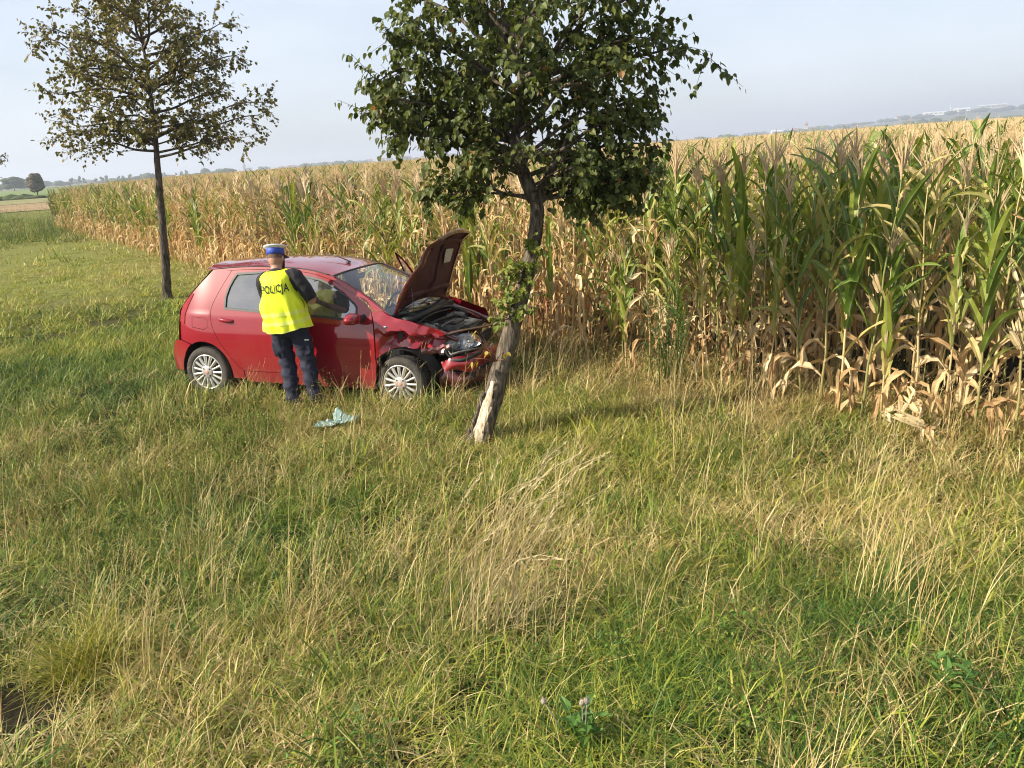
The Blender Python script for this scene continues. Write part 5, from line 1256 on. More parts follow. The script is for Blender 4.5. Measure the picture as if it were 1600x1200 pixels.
# windscreen
nb_ = 12; bot = []; P_ = []
for j in range(ny_):
    s = -1 + 2 * j / (ny_ - 1); bot.append(np.array((2.345 + .12 * cross(s), s * .725, 1.012 - .02 * cross(s))))
for i in range(nb_):
    u = i / (nb_ - 1); row = []
    for j in range(ny_):
        a = np.array(roof_front[j]); a = a * np.array([1, .975, 1]) + np.array([.006, 0, -.010]); p = a + (bot[j] - a) * u; p = p + np.array([.35, 0, .55]) * .05 * math.sin(PI * u); row.append(p)
    P_.append(row)
ws = MB().grid(P_).build('windscreen', M_WSGL, car)
W_ = np.array(P_)
for nm, L_ in (('top', W_[0]), ('near', W_[:, 0]), ('far', W_[:, -1]), ('bottom', W_[-1])):
    MB().tube(L_, .011, 6).build('screen_seal', M_BLK, ws)
MB().box((0, 0, 0), (.10, .075, .002)).build('screen_sticker', M_STICK, ws, loc=tuple(W_[-3, 3] + np.array([-.02, 0, -.012])), rot=(0, .62, 0))
# A pillars between screen and side rail
for sg, col in ((-1, 0), (1, -1)):
    ed_ = W_[:, col]; out_ = []
    for p in ed_:
        k = np.argmin(np.abs(DRIP[:, 0] - p[0] - .03)); x, z = DRIP[k]; out_.append((x, sg * (float(body_w(x, z)) + .001), z + .002))
    mid_ = [(.5 * (a[0] + b_[0]), .5 * (a[1] + b_[1]) + sg * .006, .5 * (a[2] + b_[2]) + .012) for a, b_ in zip(ed_, out_)]
    MB().grid([[tuple(a), m_, b_] for a, m_, b_ in zip(ed_, mid_, out_)]).build('windscreen_pillar', M_RED, car)
# wipers
for y0, y1 in ((.50, -.12), (-.05, -.62)):
    b = MB(); b.tube([(2.475, y0, 1.005), (2.44, (y0 + y1) / 2, 1.03), (2.39, y1, 1.045)], [.008, .006, .005], 6); b.box((2.385, (y0 + y1) / 2 - .02, 1.046), (.012, .52, .016), (0, .5, .12)); b.build('wiper', M_BLK, car)
MB().box((2.47, 0, .955), (.14, 1.30, .05)).build('scuttle_panel', M_BLK, car)
# tailgate with its screen, rear bumper
RS = crv([(.05, 1.447), (.0, 1.381), (-.18, 1.201), (-.32, 1.036), (-.345, .956), (-.372, .70), (-.375, .64)], 4)
rows = []
for (x, z) in RS:
    hw = float(body_w(max(x, -.3), z)) - .012; rows.append([(x - .10 * cross(s) , s * hw * 1.0, z) for s in np.linspace(-1, 1, 13)])
rows = np.array(rows); tg = MB().grid(rows[11:]).build('tailgate', M_RED, car); MB().grid(rows[:4]).build('tailgate_top', M_RED, tg); MB().grid(rows[3:12][:, 2:-2] + np.array([.004, 0, 0])).build('rear_screen', M_SIDEGL, tg)
for sl in (slice(0, 3), slice(-3, None)): MB().grid(rows[3:12][:, sl]).build('screen_frame', M_RED, tg)
MB().tube([(-.46, s, .80) for s in (-.26, 0, .26)], [(.02, .05)] * 3, 8).build('plate_recess', M_BLK, tg)
rows = []
for z, dx in ((.66, .03), (.62, -.02), (.54, -.045), (.42, -.055), (.30, -.045), (.24, .0)):
    rows.append([(-.575 - .06 * cross(s) + (.17 if z > .65 else .06 if z > .6 else 0) + abs(s) ** 4 * .06, s * .625, z) for s in np.linspace(-1, 1, 15)])
MB().grid(rows).build('rear_bumper', M_RED, car)
# mirrors
for sg in (-1, 1):
    if sg > 0: continue
    b = MB(); q_ = []
    for i, (t, a, c) in enumerate(((0, .02, .015), (.02, .055, .05), (.08, .066, .062), (.13, .064, .06), (.15, .05, .048))):
        q_.append((t, a, c))
    cx, cy_, cz = 2.03, -.815, 1.005
    V_ = []; n_ = 16
    for t, a, c in q_:
        for k in range(n_):
            an = 2 * PI * k / n_; V_.append((cx + .045 - t * .85, cy_ - .12 + a * 2.15 * math.cos(an) * (1 if math.cos(an) < 0 else .8), cz + c * math.sin(an)))
    F_ = [(i * n_ + k, i * n_ + (k + 1) % n_, (i + 1) * n_ + (k + 1) % n_, (i + 1) * n_ + k) for i in range(4) for k in range(n_)] + [tuple(range(n_))[::-1]]
    mr_ = MB().add(V_, F_).build('mirror', M_RED, car)
    MB().add([(cx + .045 - .128, cy_ - .12 + .10 * math.cos(2 * PI * k / 16), cz + .046 * math.sin(2 * PI * k / 16)) for k in range(16)], [tuple(range(16))]).build('mirror_glass', M_CHR, mr_)
    MB().tube([(2.06, -.75, .985), (2.05, -.82, .992), (2.03, -.88, 1.0)], [(.03, .05), (.028, .04), (.025, .035)], 8).build('mirror_foot', M_BLK, mr_)

# wheels
def wheel(x, side, steer=0, camber=0, name='wheel'):
    sg = SD[side]; hub = bpy.data.objects.new(name, None); COL.objects.link(hub); hub.parent = car; hub.location = (x, sg * .715, .29); hub.rotation_euler = (camber, 0, steer + (0 if sg < 0 else PI))
    # outer face looks towards -y
    prof = [(.200, -.078), (.212, -.090), (.245, -.098), (.276, -.092), (.291, -.070), (.295, -.03), (.295, .03), (.291, .07), (.276, .092), (.245, .098), (.2, .08)]
    b = MB().lathe(prof, 40, 'y'); ty = b.build('tyre', M_RUB, hub)
    tb = MB()
    for k in range(44):
        a = 2 * PI * k / 44; tb.box((.295 * math.cos(a), -.045, .295 * math.sin(a)), (.004, .045, .022), (0, -a, .3)); tb.box((.295 * math.cos(a + .07), .045, .295 * math.sin(a + .07)), (.004, .045, .022), (0, -a - .07, -.3))
    tb.build('tread', M_RUB, ty, smooth=False)
    rim = MB().lathe([(.207, -.086), (.203, -.092), (.193, -.088), (.186, -.070), (.183, -.02), (.183, .06)], 44, 'y').build('rim', M_ALLOY, hub)
    sp_ = MB()
    for k in range(15):
        a = 2 * PI * k / 15; c, s = math.cos(a), math.sin(a); V_ = []
        for r_, w_, y_ in ((.070, .012, -.086), (.125, .0125, -.089), (.190, .0175, -.084)):
            for dw, dy in ((-w_, .022), (-w_ * .8, 0), (w_ * .8, 0), (w_, .022)): V_.append((r_ * c - dw * s, y_ + dy, r_ * s + dw * c))
        sp_.add(V_, [(i * 4 + j, i * 4 + j + 1, (i + 1) * 4 + j + 1, (i + 1) * 4 + j) for i in range(2) for j in range(3)])
    sp_.lathe([(.030, -.098), (.058, -.096), (.076, -.088), (.080, -.06)], 30, 'y')
    sp_.build('spokes', M_ALLOY, rim)
    MB().lathe([(0, -.1015), (.026, -.1005), (.031, -.096)], 20, 'y').build('hub_cap', mat_simple('hub_emblem', (.45, .06, .05), (.5, .45, .42), scale=60, rough=.3), rim)
    for k in range(4):
        a = PI / 4 + k * PI / 2; MB().lathe([(0, -.0975), (.011, -.0975), (.0115, -.09)], 10, 'y', (.054 * math.cos(a), -.0005, .054 * math.sin(a))).build('wheel_bolt', M_BLK, rim)
    MB().lathe([(0, .0), (.182, .0), (.183, .05)], 30, 'y').build('brake_backing', mat_simple('brake_dark', (.03, .028, .026), (.07, .05, .04), scale=12, rough=.7), hub)
    return hub
wheel(0.0, 'near'); wheel(2.455, 'near', steer=math.radians(-5)); wheel(0, 'far'); wheel(2.45, 'far', steer=math.radians(-5))
# floor, bulkhead, cabin
MB().box((1.25, 0, .27), (2.6, 1.40, .08)).build('floor_pan', M_BLK, car, smooth=False)
MB().box((-.20, 0, .45), (.5, 1.10, .40)).build('boot_floor', M_BLK, car, smooth=False)
MB().box((2.42, 0, .60), (.05, 1.34, .62)).build('bulkhead', M_BLK, car, smooth=False)
b = MB(); P_ = []
for (x, z) in ((2.36, .985), (2.2, .985), (2.02, .955), (1.93, .90), (1.92, .78), (1.96, .62)): P_.append([(x, y, z + .02 * math.cos(y * 3)) for y in np.linspace(-.68, .68, 12)])
b.grid(P_).build('dashboard', M_DASH, car)
b = MB(); b.lathe([(.185 + .014 * math.cos(a), .014 * math.sin(a)) for a in np.linspace(0, 2 * PI, 9)[:-1]], 26, 'x', closed=True); b.tube([(0, -.17, 0), (0, .17, 0)], .014, 6); b.tube([(0, 0, -.17), (.0, 0, 0)], .014, 6); b.lathe([(0, -.02), (.05, -.015), (.055, .02)], 14, 'x'); b.build('steering_wheel', M_DASH, car, loc=(1.86, .36, .93), rot=(0, .42, 0))
def seat(x, y, w, name='seat'):
    s = bpy.data.objects.new(name, None); COL.objects.link(s); s.parent = car; s.location = (x, y, .33)
    def pad(nm, prof, hw, ys=7):
        rows = [];
        for px, pz in prof: rows.append([(px, hw * (-1 + 2 * j / (ys - 1)), pz + .025 * math.cos((-1 + 2 * j / (ys - 1)) * 2.2)) for j in range(ys)])
        b = MB().grid(rows); b.build(nm, M_SEAT, s)
    pad('cushion', [(.28, .0), (.30, .14), (.22, .2), (-.15, .17), (-.2, .05)], w)
    pad('backrest', [(-.10, .12), (-.13, .3), (-.22, .62), (-.26, .72), (-.32, .72), (-.33, .5), (-.24, .1)], w * .95)
    for k in ((0,) if w < .4 else (-.42, 0, .42)):
        b = MB(); b.tube([(-.28, k - .11, .84), (-.28, k, .85), (-.28, k + .11, .84)], [(.045, .075), (.05, .085), (.045, .075)], 10, up=(1, 0, 0)); b.tube([(-.29, k, .7), (-.28, k, .8)], .01, 6); b.build('headrest', M_SEAT, s)
seat(1.35, -.36, .25); seat(1.35, .36, .25); seat(.42, 0, .60, 'rear_bench')
MB().tube([(1.64, -.03, 1.36), (1.66, -.03, 1.33)], .008, 6).build('mirror_stalk', M_BLK, car)
MB().box((1.63, 0, 1.335), (.025, .22, .06), (0, .2, 0)).build('inside_mirror', M_BLK, car)

# bonnet: hinged up at the screen, bent over its middle
NE = crv([(2.342, -.66, .993), (2.44, -.672, 1.20), (2.55, -.675, 1.385), (2.65, -.645, 1.515), (2.69, -.60, 1.63), (2.755, -.555, 1.73), (2.85, -.50, 1.800)], 4)
ME_ = crv([(2.435, -.08, 1.115), (2.50, -.06, 1.21), (2.575, -.04, 1.34), (2.600, 0, 1.50), (2.66, 0, 1.66), (2.745, 0, 1.79), (2.875, 0, 1.862)], 4)
FE = crv([(2.452, .66, .965), (2.49, .67, 1.173), (2.541, .67, 1.344), (2.60, .66, 1.475), (2.665, .65, 1.612), (2.715, .63, 1.72), (2.80, .60, 1.800)], 4)
rows = []
for i in range(len(NE)):
    row = []
    for j in range(13):
        s = -1 + 2 * j / 12; a = NE[i]; m_ = ME_[i]; c = FE[i]; p = a * (s * (s - 1) / 2) + m_ * (1 - s * s) + c * (s * (s + 1) / 2); p = p + np.array([.012 * (vnoise(i * .5, j * .6, 1, 51) - .5) * 2, 0, 0]); row.append(p)
    rows.append(row)
HB = np.array(rows); gu = np.gradient(HB, axis=0); gv = np.gradient(HB, axis=1); hn = np.cross(gv, gu); hn /= np.linalg.norm(hn, axis=2)[:, :, None]
if hn[..., 0].mean() > 0: hn = -hn                                                      # outer skin looks back and up
skin = HB + hn * .012; bn = MB().grid(skin).build('bonnet', M_RED, car); bn['label'] = 'raised bonnet buckled across the middle'
liner = HB - hn * .010; MB().grid(liner[:, 1:-1]).build('bonnet_liner', M_LINER, bn)
rim_ = MB(); loop = list(map(tuple, [(i, 0) for i in range(len(HB))])) + [(len(HB) - 1, j) for j in range(1, 13)] + [(i, 12) for i in range(len(HB) - 2, -1, -1)] + [(0, j) for j in range(11, 0, -1)]
P_ = [[skin[i, j], liner[i, j] - hn[i, j] * .012, liner[min(max(i, 1), len(HB) - 2), min(max(j, 1), 11)] - hn[i, j] * .014] for i, j in loop]; P_.append(P_[0]); rim_.grid(P_).build('bonnet_edge', M_DULL, bn)
fr_ = MB()
for j0 in (6,): fr_.tube([liner[i, j0] - hn[i, j0] * .012 for i in range(2, len(HB) - 2)], [(.016, .035)] * (len(HB) - 4), 6)
for i0 in (4, 19): fr_.tube([liner[i0, j] - hn[i0, j] * .012 for j in range(1, 12)], [(.014, .03)] * 11, 6)
fr_.build('bonnet_ribs', M_LINER, bn)
P_ = [[liner[i, j] - hn[i, j] * .030 for j in (7, 8, 9)] for i in range(12, 17)]; MB().grid(P_).build('bonnet_sticker', M_STICK, bn)
MB().tube([(2.50, -.50, .93), (2.53, -.53, 1.10), (2.52, -.55, 1.30)], .004, 5).build('bonnet_stay', M_GREY, car)
for y in (-.64, .64): MB().tube([(2.36, y, .97), (2.38, y, 1.03), (2.42, y, 1.08)], [.012, .014, .012], 6).build('bonnet_hinge', M_DULL, car)
# engine bay
MB().box((2.80, 0, .36), (.80, 1.10, .06)).build('undertray', M_BLK, car, smooth=False)
for y in (-.55, .62): MB().tube(crv([(2.44, y, .90), (2.65, y, .87), (2.85, y, .81), (3.03, y * .96, .735)], 4), [(.035, .03)] * 13, 8).build('inner_rail', M_DULL, car)
P_ = [[(x, .62 + dy, z) for dy, z in ((.07, .97 - (x - 2.4) * .34), (.03, .955 - (x - 2.4) * .34), (.0, .90 - (x - 2.4) * .34))] for x in np.linspace(2.4, 3.1, 9)]; MB().grid(P_).build('far_wing_rail', M_DULL, car)
b = MB(); b.box((2.72, .05, .66), (.34, .46, .26)); b.box((2.74, .0, .80), (.26, .34, .05), (0, .08, 0)); b.tube([(2.6, -.2, .79), (2.6, .25, .80)], .03, 10); b.build('engine_block', M_GREY, car, smooth=False)
MB().box((2.74, .02, .835), (.22, .30, .03), (0, .10, .05)).build('engine_cover', M_BLK, car, smooth=False)
b = MB(); b.box((2.66, .42, .74), (.20, .26, .2)); b.build('battery', M_BLK, car, smooth=False)
MB().box((2.66, .42, .846), (.18, .24, .012)).build('battery_label', mat_simple('battery_grey', (.24, .24, .24), (.3, .3, .3), scale=20, rough=.5), car, smooth=False)
b = MB(); b.box((2.86, .22, .77), (.17, .36, .07), (0, .12, -.1)); b.build('air_box', M_GREY, car, smooth=False)
for k, pts_ in enumerate([[(2.52, -.5, .88), (2.56, -.2, .93), (2.55, .1, .92), (2.58, .45, .90)], [(2.55, -.45, .82), (2.66, -.2, .88), (2.7, .2, .87), (2.6, .5, .86)], [(2.85, -.45, .72), (2.75, -.3, .83), (2.8, -.05, .86)], [(2.9, .4, .72), (2.8, .3, .84), (2.68, .28, .88)], [(2.50, -.3, .90), (2.7, -.36, .86), (2.85, -.3, .78)], [(2.48, .2, .93), (2.62, .34, .95), (2.78, .5, .84)]]):
    MB().tube(crv(pts_, 6), .016 if k % 2 else .011, 7).build('hose', M_BLK if k != 2 else M_GREY, car)
MB().lathe([(0, .09), (.05, .085), (.052, 0), (.06, 0)], 14, center=(2.60, -.44, .80)).build('strut_top', M_GREY, car)
MB().box((2.62, -.34, .80), (.16, .14, .13)).build('coolant_tank', mat_simple('tank_plastic', (.34, .34, .3), (.28, .28, .25), scale=9, rough=.5), car)
# pushed-in front: slam panel, radiator, bent beam
MB().tube(crv([(2.90, -.62, .81), (2.97, -.35, .80), (3.03, -.05, .775), (3.08, .25, .75), (3.13, .55, .725)], 4), [(.045, .014)] * 17, 8, up=(1, 0, 0)).build('slam_panel', M_DULL, car)
MB().box((2.96, .08, .60), (.05, .90, .34), (0, .1, .12)).build('radiator', M_BLK, car, smooth=False)
MB().tube(crv([(2.92, -.60, .46), (3.05, -.3, .48), (3.12, 0, .47), (3.10, .4, .46)], 4), [(.04, .06)] * 13, 8).build('crash_beam', M_GREY, car)
# far headlight hole and grille remains
MB().box((3.08, .22, .63), (.05, .45, .12), (0, .2, .1)).build('grille', M_BLK, car, smooth=False)
# headlight hanging in the near corner
hl = bpy.data.objects.new('headlight', None); COL.objects.link(hl); hl.parent = car
hc = np.array([3.085, -.52, .705])
def hshape(t, a):
    # outline of the lamp in its own plane: long, pointed towards the wing
    x = math.cos(a); z = math.sin(a); L = .225 if x < 0 else .20; Hh = (.105 if z > 0 else .070) * (1 - .45 * max(0, -x) ** 1.5); return x * L * t, z * Hh * t
def hpt(x, z, d): ang = .30; return (hc[0] + x * math.cos(ang) + d * math.sin(ang) * .8, hc[1] + x * math.sin(ang) * .55 - d, hc[2] + z + x * .12)
def hshell(nm, dfun, mat, rings=(1, .9, .7, .45, .2, .02)):
    V_ = []; F_ = []; n_ = 28
    for t in rings:
        for k in range(n_): x, z = hshape(t, 2 * PI * k / n_); V_.append(hpt(x, z, dfun(t)))
    for i in range(len(rings) - 1):
        for k in range(n_): F_.append((i * n_ + k, i * n_ + (k + 1) % n_, (i + 1) * n_ + (k + 1) % n_, (i + 1) * n_ + k))
    return MB().add(V_, F_).build(nm, mat, hl)
hshell('housing', lambda t: -.05 * (1 - t ** 2) - .005, mat_simple('lamp_silver', (.62, .63, .65), (.4, .41, .43), scale=30, rough=.25, metallic=.6))
hshell('lens', lambda t: .035 * (1 - t ** 2.2), M_LENS)
for (x, z, r_) in ((.055, .012, .062), (-.07, .0, .044)):
    b = MB(); b.lathe([(r_, .0), (r_ * .8, -.02), (r_ * .45, -.038), (.008, -.045)], 20); b.v = [hpt(x + vx, z + vy, vz + .006) for vx, vy, vz in b.v]; b.build('reflector', M_CHR, hl)
    b = MB(); b.lathe([(.012, 0), (.012, .02), (0, .026)], 10); b.v = [hpt(x + vx, z + vy, vz - .03) for vx, vy, vz in b.v]; b.build('bulb', M_STICK, hl)
b = MB(); b.lathe([(.03, 0), (.022, -.015), (0, -.02)], 12); b.v = [hpt(.155 + vx * .7, .03 + vy, vz + .006) for vx, vy, vz in b.v]; b.build('indicator', M_AMBER, hl)
# bent bracket and splinters below the lamp
b = MB(); b.tube([(2.93, -.62, .66), (2.99, -.66, .60), (3.07, -.64, .63), (3.2, -.58, .655), (3.28, -.5, .66)], [(.010, .02), (.014, .03), (.012, .028), (.01, .02), (.006, .01)], 6); b.tube([(2.90, -.63, .70), (2.93, -.66, .62), (2.99, -.67, .57)], [(.02, .02), (.015, .02), (.006, .01)], 6); b.build('lamp_bracket', M_GREY, car)
# front bumper skin torn off its corner
def crump_sheet(P_, amp, seed, k=5):
    P_ = np.asarray(P_, float); a, b_, _ = P_.shape; U = crv(P_.reshape(a, -1), k).reshape(-1, b_, 3); U = np.swapaxes(crv(np.swapaxes(U, 0, 1).reshape(b_, -1), k).reshape(-1, U.shape[0], 3), 0, 1); q_ = np.random.default_rng(seed)
    gu = np.gradient(U, axis=0); gv = np.gradient(U, axis=1); n_ = np.cross(gu, gv); n_ /= np.linalg.norm(n_, axis=2)[:, :, None] + 1e-9
    I, J = np.meshgrid(np.arange(U.shape[0]), np.arange(U.shape[1]), indexing='ij'); f = np.abs(((I * .11 + J * .06 + seed * .3) % 1) - .5) * 3 - .7 + (vnoise(I, J, 4, 60 + seed) - .5) * 1.5
    return U + n_ * (amp * f)[:, :, None]
sheet = crump_sheet([[(2.86, -.66, .52), (2.90, -.69, .46), (2.95, -.69, .43)], [(3.0, -.66, .57), (3.05, -.69, .49), (3.05, -.66, .43)], [(3.15, -.59, .60), (3.2, -.62, .52), (3.2, -.58, .42)], [(3.22, -.42, .615), (3.26, -.43, .54), (3.24, -.40, .44)], [(3.27, -.18, .60), (3.30, -.18, .53), (3.27, -.16, .45)], [(3.24, .18, .58), (3.27, .18, .50), (3.24, .18, .42)]], .014, 3)
fb = MB().grid(sheet).build('front_bumper', M_RED, car, smooth=True); fb['label'] = 'broken front bumper hanging loose'
MB().tube(crv([(3.0, -.675, .545), (3.12, -.655, .555), (3.2, -.57, .58), (3.25, -.4, .595)], 5), [(.012, .022)] * 16, 6).build('bumper_strip', M_BLK, fb)
sheet = crump_sheet([[(2.84, -.62, .43), (2.84, -.66, .34), (2.88, -.62, .25)], [(2.95, -.64, .42), (2.98, -.67, .33), (2.98, -.62, .24)], [(3.12, -.55, .40), (3.15, -.57, .32), (3.13, -.54, .24)], [(3.24, -.35, .40), (3.27, -.36, .32), (3.24, -.34, .25)], [(3.27, 0, .40), (3.30, 0, .31), (3.26, 0, .24)]], .020, 7)
MB().grid(sheet).build('bumper_lower', M_DULL, fb, smooth=True)
b = MB()
for k in range(9):
    x = 2.9 + .05 * k; b.tube([(x, -.56 + .03 * k, .50), (x + .03, -.60 + .03 * k, .38 + .02 * math.sin(k * 2)), (x + .05 * math.sin(k), -.60 + .03 * k, .27)], [.008, .006, .004], 5)
b.build('loose_wires', M_BLK, car)
# ------------------------------------------------------------------ the officer standing by the car
M_SKIN = mat_simple('skin', (.42, .235, .165), (.36, .19, .135), scale=18, rough=.55, spec=.35)
M_VEST = mat_simple('hi_vis_vest', (.84, .95, .04), (.78, .90, .03), scale=14, rough=.6, spec=.3, bump=.25, bscale=9)
M_TAPE = mat_simple('reflective_tape', (.80, .88, .16), (.76, .84, .12), scale=40, rough=.35, spec=.6)
M_NAVY = mat_simple('navy_trousers', (.010, .012, .028), (.017, .019, .042), scale=20, rough=.85, bump=.5, bscale=7)
M_SHIRT = mat_simple('black_shirt', (.010, .010, .013), (.016, .016, .02), scale=20, rough=.85, bump=.3, bscale=12)
M_CAPW = mat_simple('cap_white', (.78, .78, .76), (.72, .72, .70), scale=10, rough=.6)
M_CAPB = mat_simple('cap_blue_band', (.025, .06, .36), (.03, .075, .42), scale=20, rough=.6)
M_HAIR = mat_simple('short_hair', (.10, .062, .042), (.17, .105, .072), scale=140, rough=.9, bump=.5, bscale=220)
M_BOOT = mat_simple('black_boot_leather', (.012, .011, .010), (.03, .027, .023), scale=16, rough=.5)
M_PRINT = mat_simple('black_print', (.012, .014, .010), rough=.7)
px_, py_ = -2.27, 8.21
pr = thing('person', 'person in white-topped blue-banded cap, yellow POLICJA vest and navy trousers, back turned, by the car', 'person', (px_, py_, float(gz(px_, py_))), (0, math.radians(-3.6), math.radians(-6)))
def ell(mb, c, r, n=14, rot=None):
    v = []; f = []
    for i in range(n + 1):
        th = PI * i / n
        for j in range(n * 2):
            ph = PI * j / n; p = Vector((r[0] * math.sin(th) * math.cos(ph), r[1] * math.sin(th) * math.sin(ph), r[2] * math.cos(th)))
            if rot: p = Euler(rot).to_matrix() @ p
            v.append(p + Vector(c))
    m = n * 2; f = [(i * m + j, (i + 1) * m + j, (i + 1) * m + (j + 1) % m, i * m + (j + 1) % m) for i in range(n) for j in range(m)]
    return mb.add(v, f)
# joints (x right, y forward, z up)
HIP = {1: (.10, .0, .90), -1: (-.10, .0, .90)}; KNEE = {1: (.125, .035, .49), -1: (-.105, .05, .49)}; ANK = {1: (.15, .0, .10), -1: (-.085, -.03, .10)}
SHO = {1: (.195, -.01, 1.405), -1: (-.165, .03, 1.40)}; ELB = {1: (.315, .015, 1.135), -1: (-.205, .16, 1.15)}; WRI = {1: (.145, .235, 1.16), -1: (-.03, .275, 1.12)}
body = MB()
for s in (1, -1):
    body.tube(crv([HIP[s], tuple((np.array(HIP[s]) + KNEE[s]) / 2 + (0, .015, 0)), KNEE[s], tuple((np.array(KNEE[s]) * .6 + np.array(ANK[s]) * .4) + (0, -.02, 0)), ANK[s]], 4), [.085 - .003 * i for i in range(17)], 12)
    body.tube(crv([SHO[s], tuple((np.array(SHO[s]) + ELB[s]) / 2 + (.01 * s, -.01, 0)), ELB[s]], 4), [.052, .052, .052, .05, .048, .046, .044, .043, .043], 12)
    body.tube(crv([ELB[s], tuple((np.array(ELB[s]) * .6 + np.array(WRI[s]) * .4) + (.012 * s, 0, -.008)), WRI[s]], 4), [.044, .046, .046, .044, .04, .036, .032, .029, .028], 12)
    # hand: palm, four fingers of unequal length curling round the notebook, thumb from the side
    w = np.array(WRI[s]); fd_ = np.array([-.45 * s, .85, .05]); fd_ /= np.linalg.norm(fd_); sdv = np.array([0, .1, 1.0]); nm = np.cross(fd_, sdv)
    pal = w + fd_ * .055; body.tube([w - fd_ * .01, w + fd_ * .03, w + fd_ * .085], [(.028, .018), (.038, .017), (.036, .014)], 10, up=tuple(sdv))
    for k, L in enumerate((.072, .080, .074, .058)):
        b0 = w + fd_ * .082 + sdv * (.030 - .020 * k); p1 = b0 + fd_ * L * .45 + nm * .012 * s; p2 = p1 + fd_ * L * .25 + nm * L * .28 * s; p3 = p2 - fd_ * L * .05 + nm * L * .3 * s; body.tube([b0 - fd_ * .02, p1, p2, p3], [.0095, .009, .0085, .0075], 8)
    b0 = w + fd_ * .03 + sdv * .034; body.tube([b0, b0 + fd_ * .03 + sdv * .02 + nm * .015 * s, b0 + fd_ * .06 + sdv * .018 + nm * .03 * s], [.012, .011, .009], 8)
body.tube([(0, .0, .84), (0, .0, .95), (0, .005, 1.1), (0, 0, 1.25), (0, -.005, 1.37), (0, -.005, 1.44)], [(.155, .11), (.16, .115), (.15, .11), (.165, .115), (.175, .11), (.12, .085)], 18, up=(1, 0, 0))
body.tube([(0, -.005, 1.40), (0, .015, 1.47), (0, .045, 1.54)], [.068, .060, .058], 14)
HC = (0, .070, 1.605); HR = (math.radians(-20), 0, math.radians(-6))
Hm = Euler(HR).to_matrix()
def hd(p): return tuple(Hm @ Vector(p) + Vector(HC))
ell(body, HC, (.077, .094, .112), rot=HR); ell(body, hd((0, .032, -.058)), (.058, .062, .062), rot=HR)          # skull, jaw
body.tube([hd((0, .088, .018)), hd((0, .112, -.018)), hd((0, .098, -.028))], [.009, .015, .011], 8)               # nose
ell(body, hd((0, .088, -.055)), (.024, .012, .007), 8, HR); ell(body, hd((0, .087, -.067)), (.022, .012, .008), 8, HR)
for s in (1, -1):
    ell(body, hd((.079 * s, .0, -.012)), (.010, .020, .031), 8, HR); ell(body, hd((.03 * s, .082, .022)), (.016, .012, .006), 8, HR)
def nz(seed, amp, sc):
    def f(co, no): return co + no * (amp * (vnoise(co[:, 0] * 1.3 + co[:, 1], co[:, 2], sc, seed) - .5) * 2)[:, None]
    return f
remeshed('body', body, .0075, M_SKIN, pr, 3)
for s in (1, -1):
    e = MB(); ell(e, hd((.030 * s, .083, .012)), (.0115, .0115, .0115), 8); e.build('eye', mat_simple('eye', (.75, .73, .70), (.08, .05, .03), scale=40, rough=.2), pr)
# hair cropped short round the back of the head, under the cap
hb = MB(); n1, n2 = 12, 30; P_ = []
for i in range(n1):
    th = math.radians(4 + 92 * i / (n1 - 1)); P_.append([])
    for j in range(n2 + 1):
        ph = math.radians(172 + 196 * j / n2); fade = 1.035 if th < 1.45 else 1.018; P_[-1].append(hd((.0785 * fade * math.sin(th) * math.cos(ph), .0955 * fade * math.sin(th) * math.sin(ph), .1135 * fade * math.cos(th))))
hb.grid(P_).build('hair', M_HAIR, pr)
# shirt
sh = MB(); sh.tube([(0, .0, .93), (0, .003, 1.1), (0, 0, 1.25), (0, -.005, 1.37), (0, -.005, 1.45), (0, .01, 1.485)], [(.175, .125), (.165, .122), (.178, .128), (.19, .122), (.125, .095), (.07, .068)], 20, up=(1, 0, 0))
for s in (1, -1):
    S_, E_ = np.array(SHO[s]), np.array(ELB[s]); sh.tube(crv([tuple(S_ * (.55, 1, 1) + (0, 0, .01)), tuple(S_), tuple(S_ * .5 + E_ * .5 + (.012 * s, -.008, 0)), tuple(S_ * .06 + E_ * .94)], 4), [.068, .072, .076, .077, .078, .077, .076, .075, .074, .073, .072, .071, .070], 14)
remeshed('shirt', sh, .010, M_SHIRT, pr, 4, nz(71, .007, .05))
MB().box((0, 0, 0), (.004, .035, .022)).build('sleeve_badge', M_CAPW, pr, loc=(.318, -.03, 1.255), rot=(.1, .35, .3))
# trousers with loose cargo legs
tr = MB(); tr.tube([(0, .0, 1.02), (0, .0, .94), (0, .0, .86), (0, .005, .80)], [(.175, .125), (.182, .135), (.182, .138), (.15, .115)], 20, up=(1, 0, 0))
for s in (1, -1):
    H_, K_, A_ = np.array(HIP[s]), np.array(KNEE[s]), np.array(ANK[s]); tr.tube(crv([tuple(H_ + (0, 0, .02)), tuple(H_ * .6 + K_ * .4), tuple(K_), tuple(K_ * .5 + A_ * .5 + (0, -.02, 0)), tuple(A_ + (0, -.005, .02)), tuple(A_ + (0, 0, -.02))], 4), [.105, .104, .103, .101, .099, .097, .094, .091, .089, .087, .085, .084, .083, .081, .079, .077, .075, .074, .075, .077, .078], 16)
    tr.box((s * .178 + .01, -.0, .66), (.05, .12, .17), (0, .05 * s, 0))
remeshed('trousers', tr, .010, M_NAVY, pr, 3, lambda co, no: co + no * ((.011 * (vnoise(co[:, 0] * 1.2 + co[:, 1], co[:, 2] * 1.6, .055, 72) - .5) + .009 * np.sin(co[:, 2] * 46 + co[:, 0] * 16 + co[:, 1] * 22) * sm(.85, .5, co[:, 2]) * (.4 + vnoise(co[:, 0], co[:, 2], .1, 73))))[:, None])
MB().box((0, 0, 0), (.045, .003, .014)).build('pocket_label', M_CAPW, pr, loc=(.20, -.068, .735), rot=(.05, .15, .35))
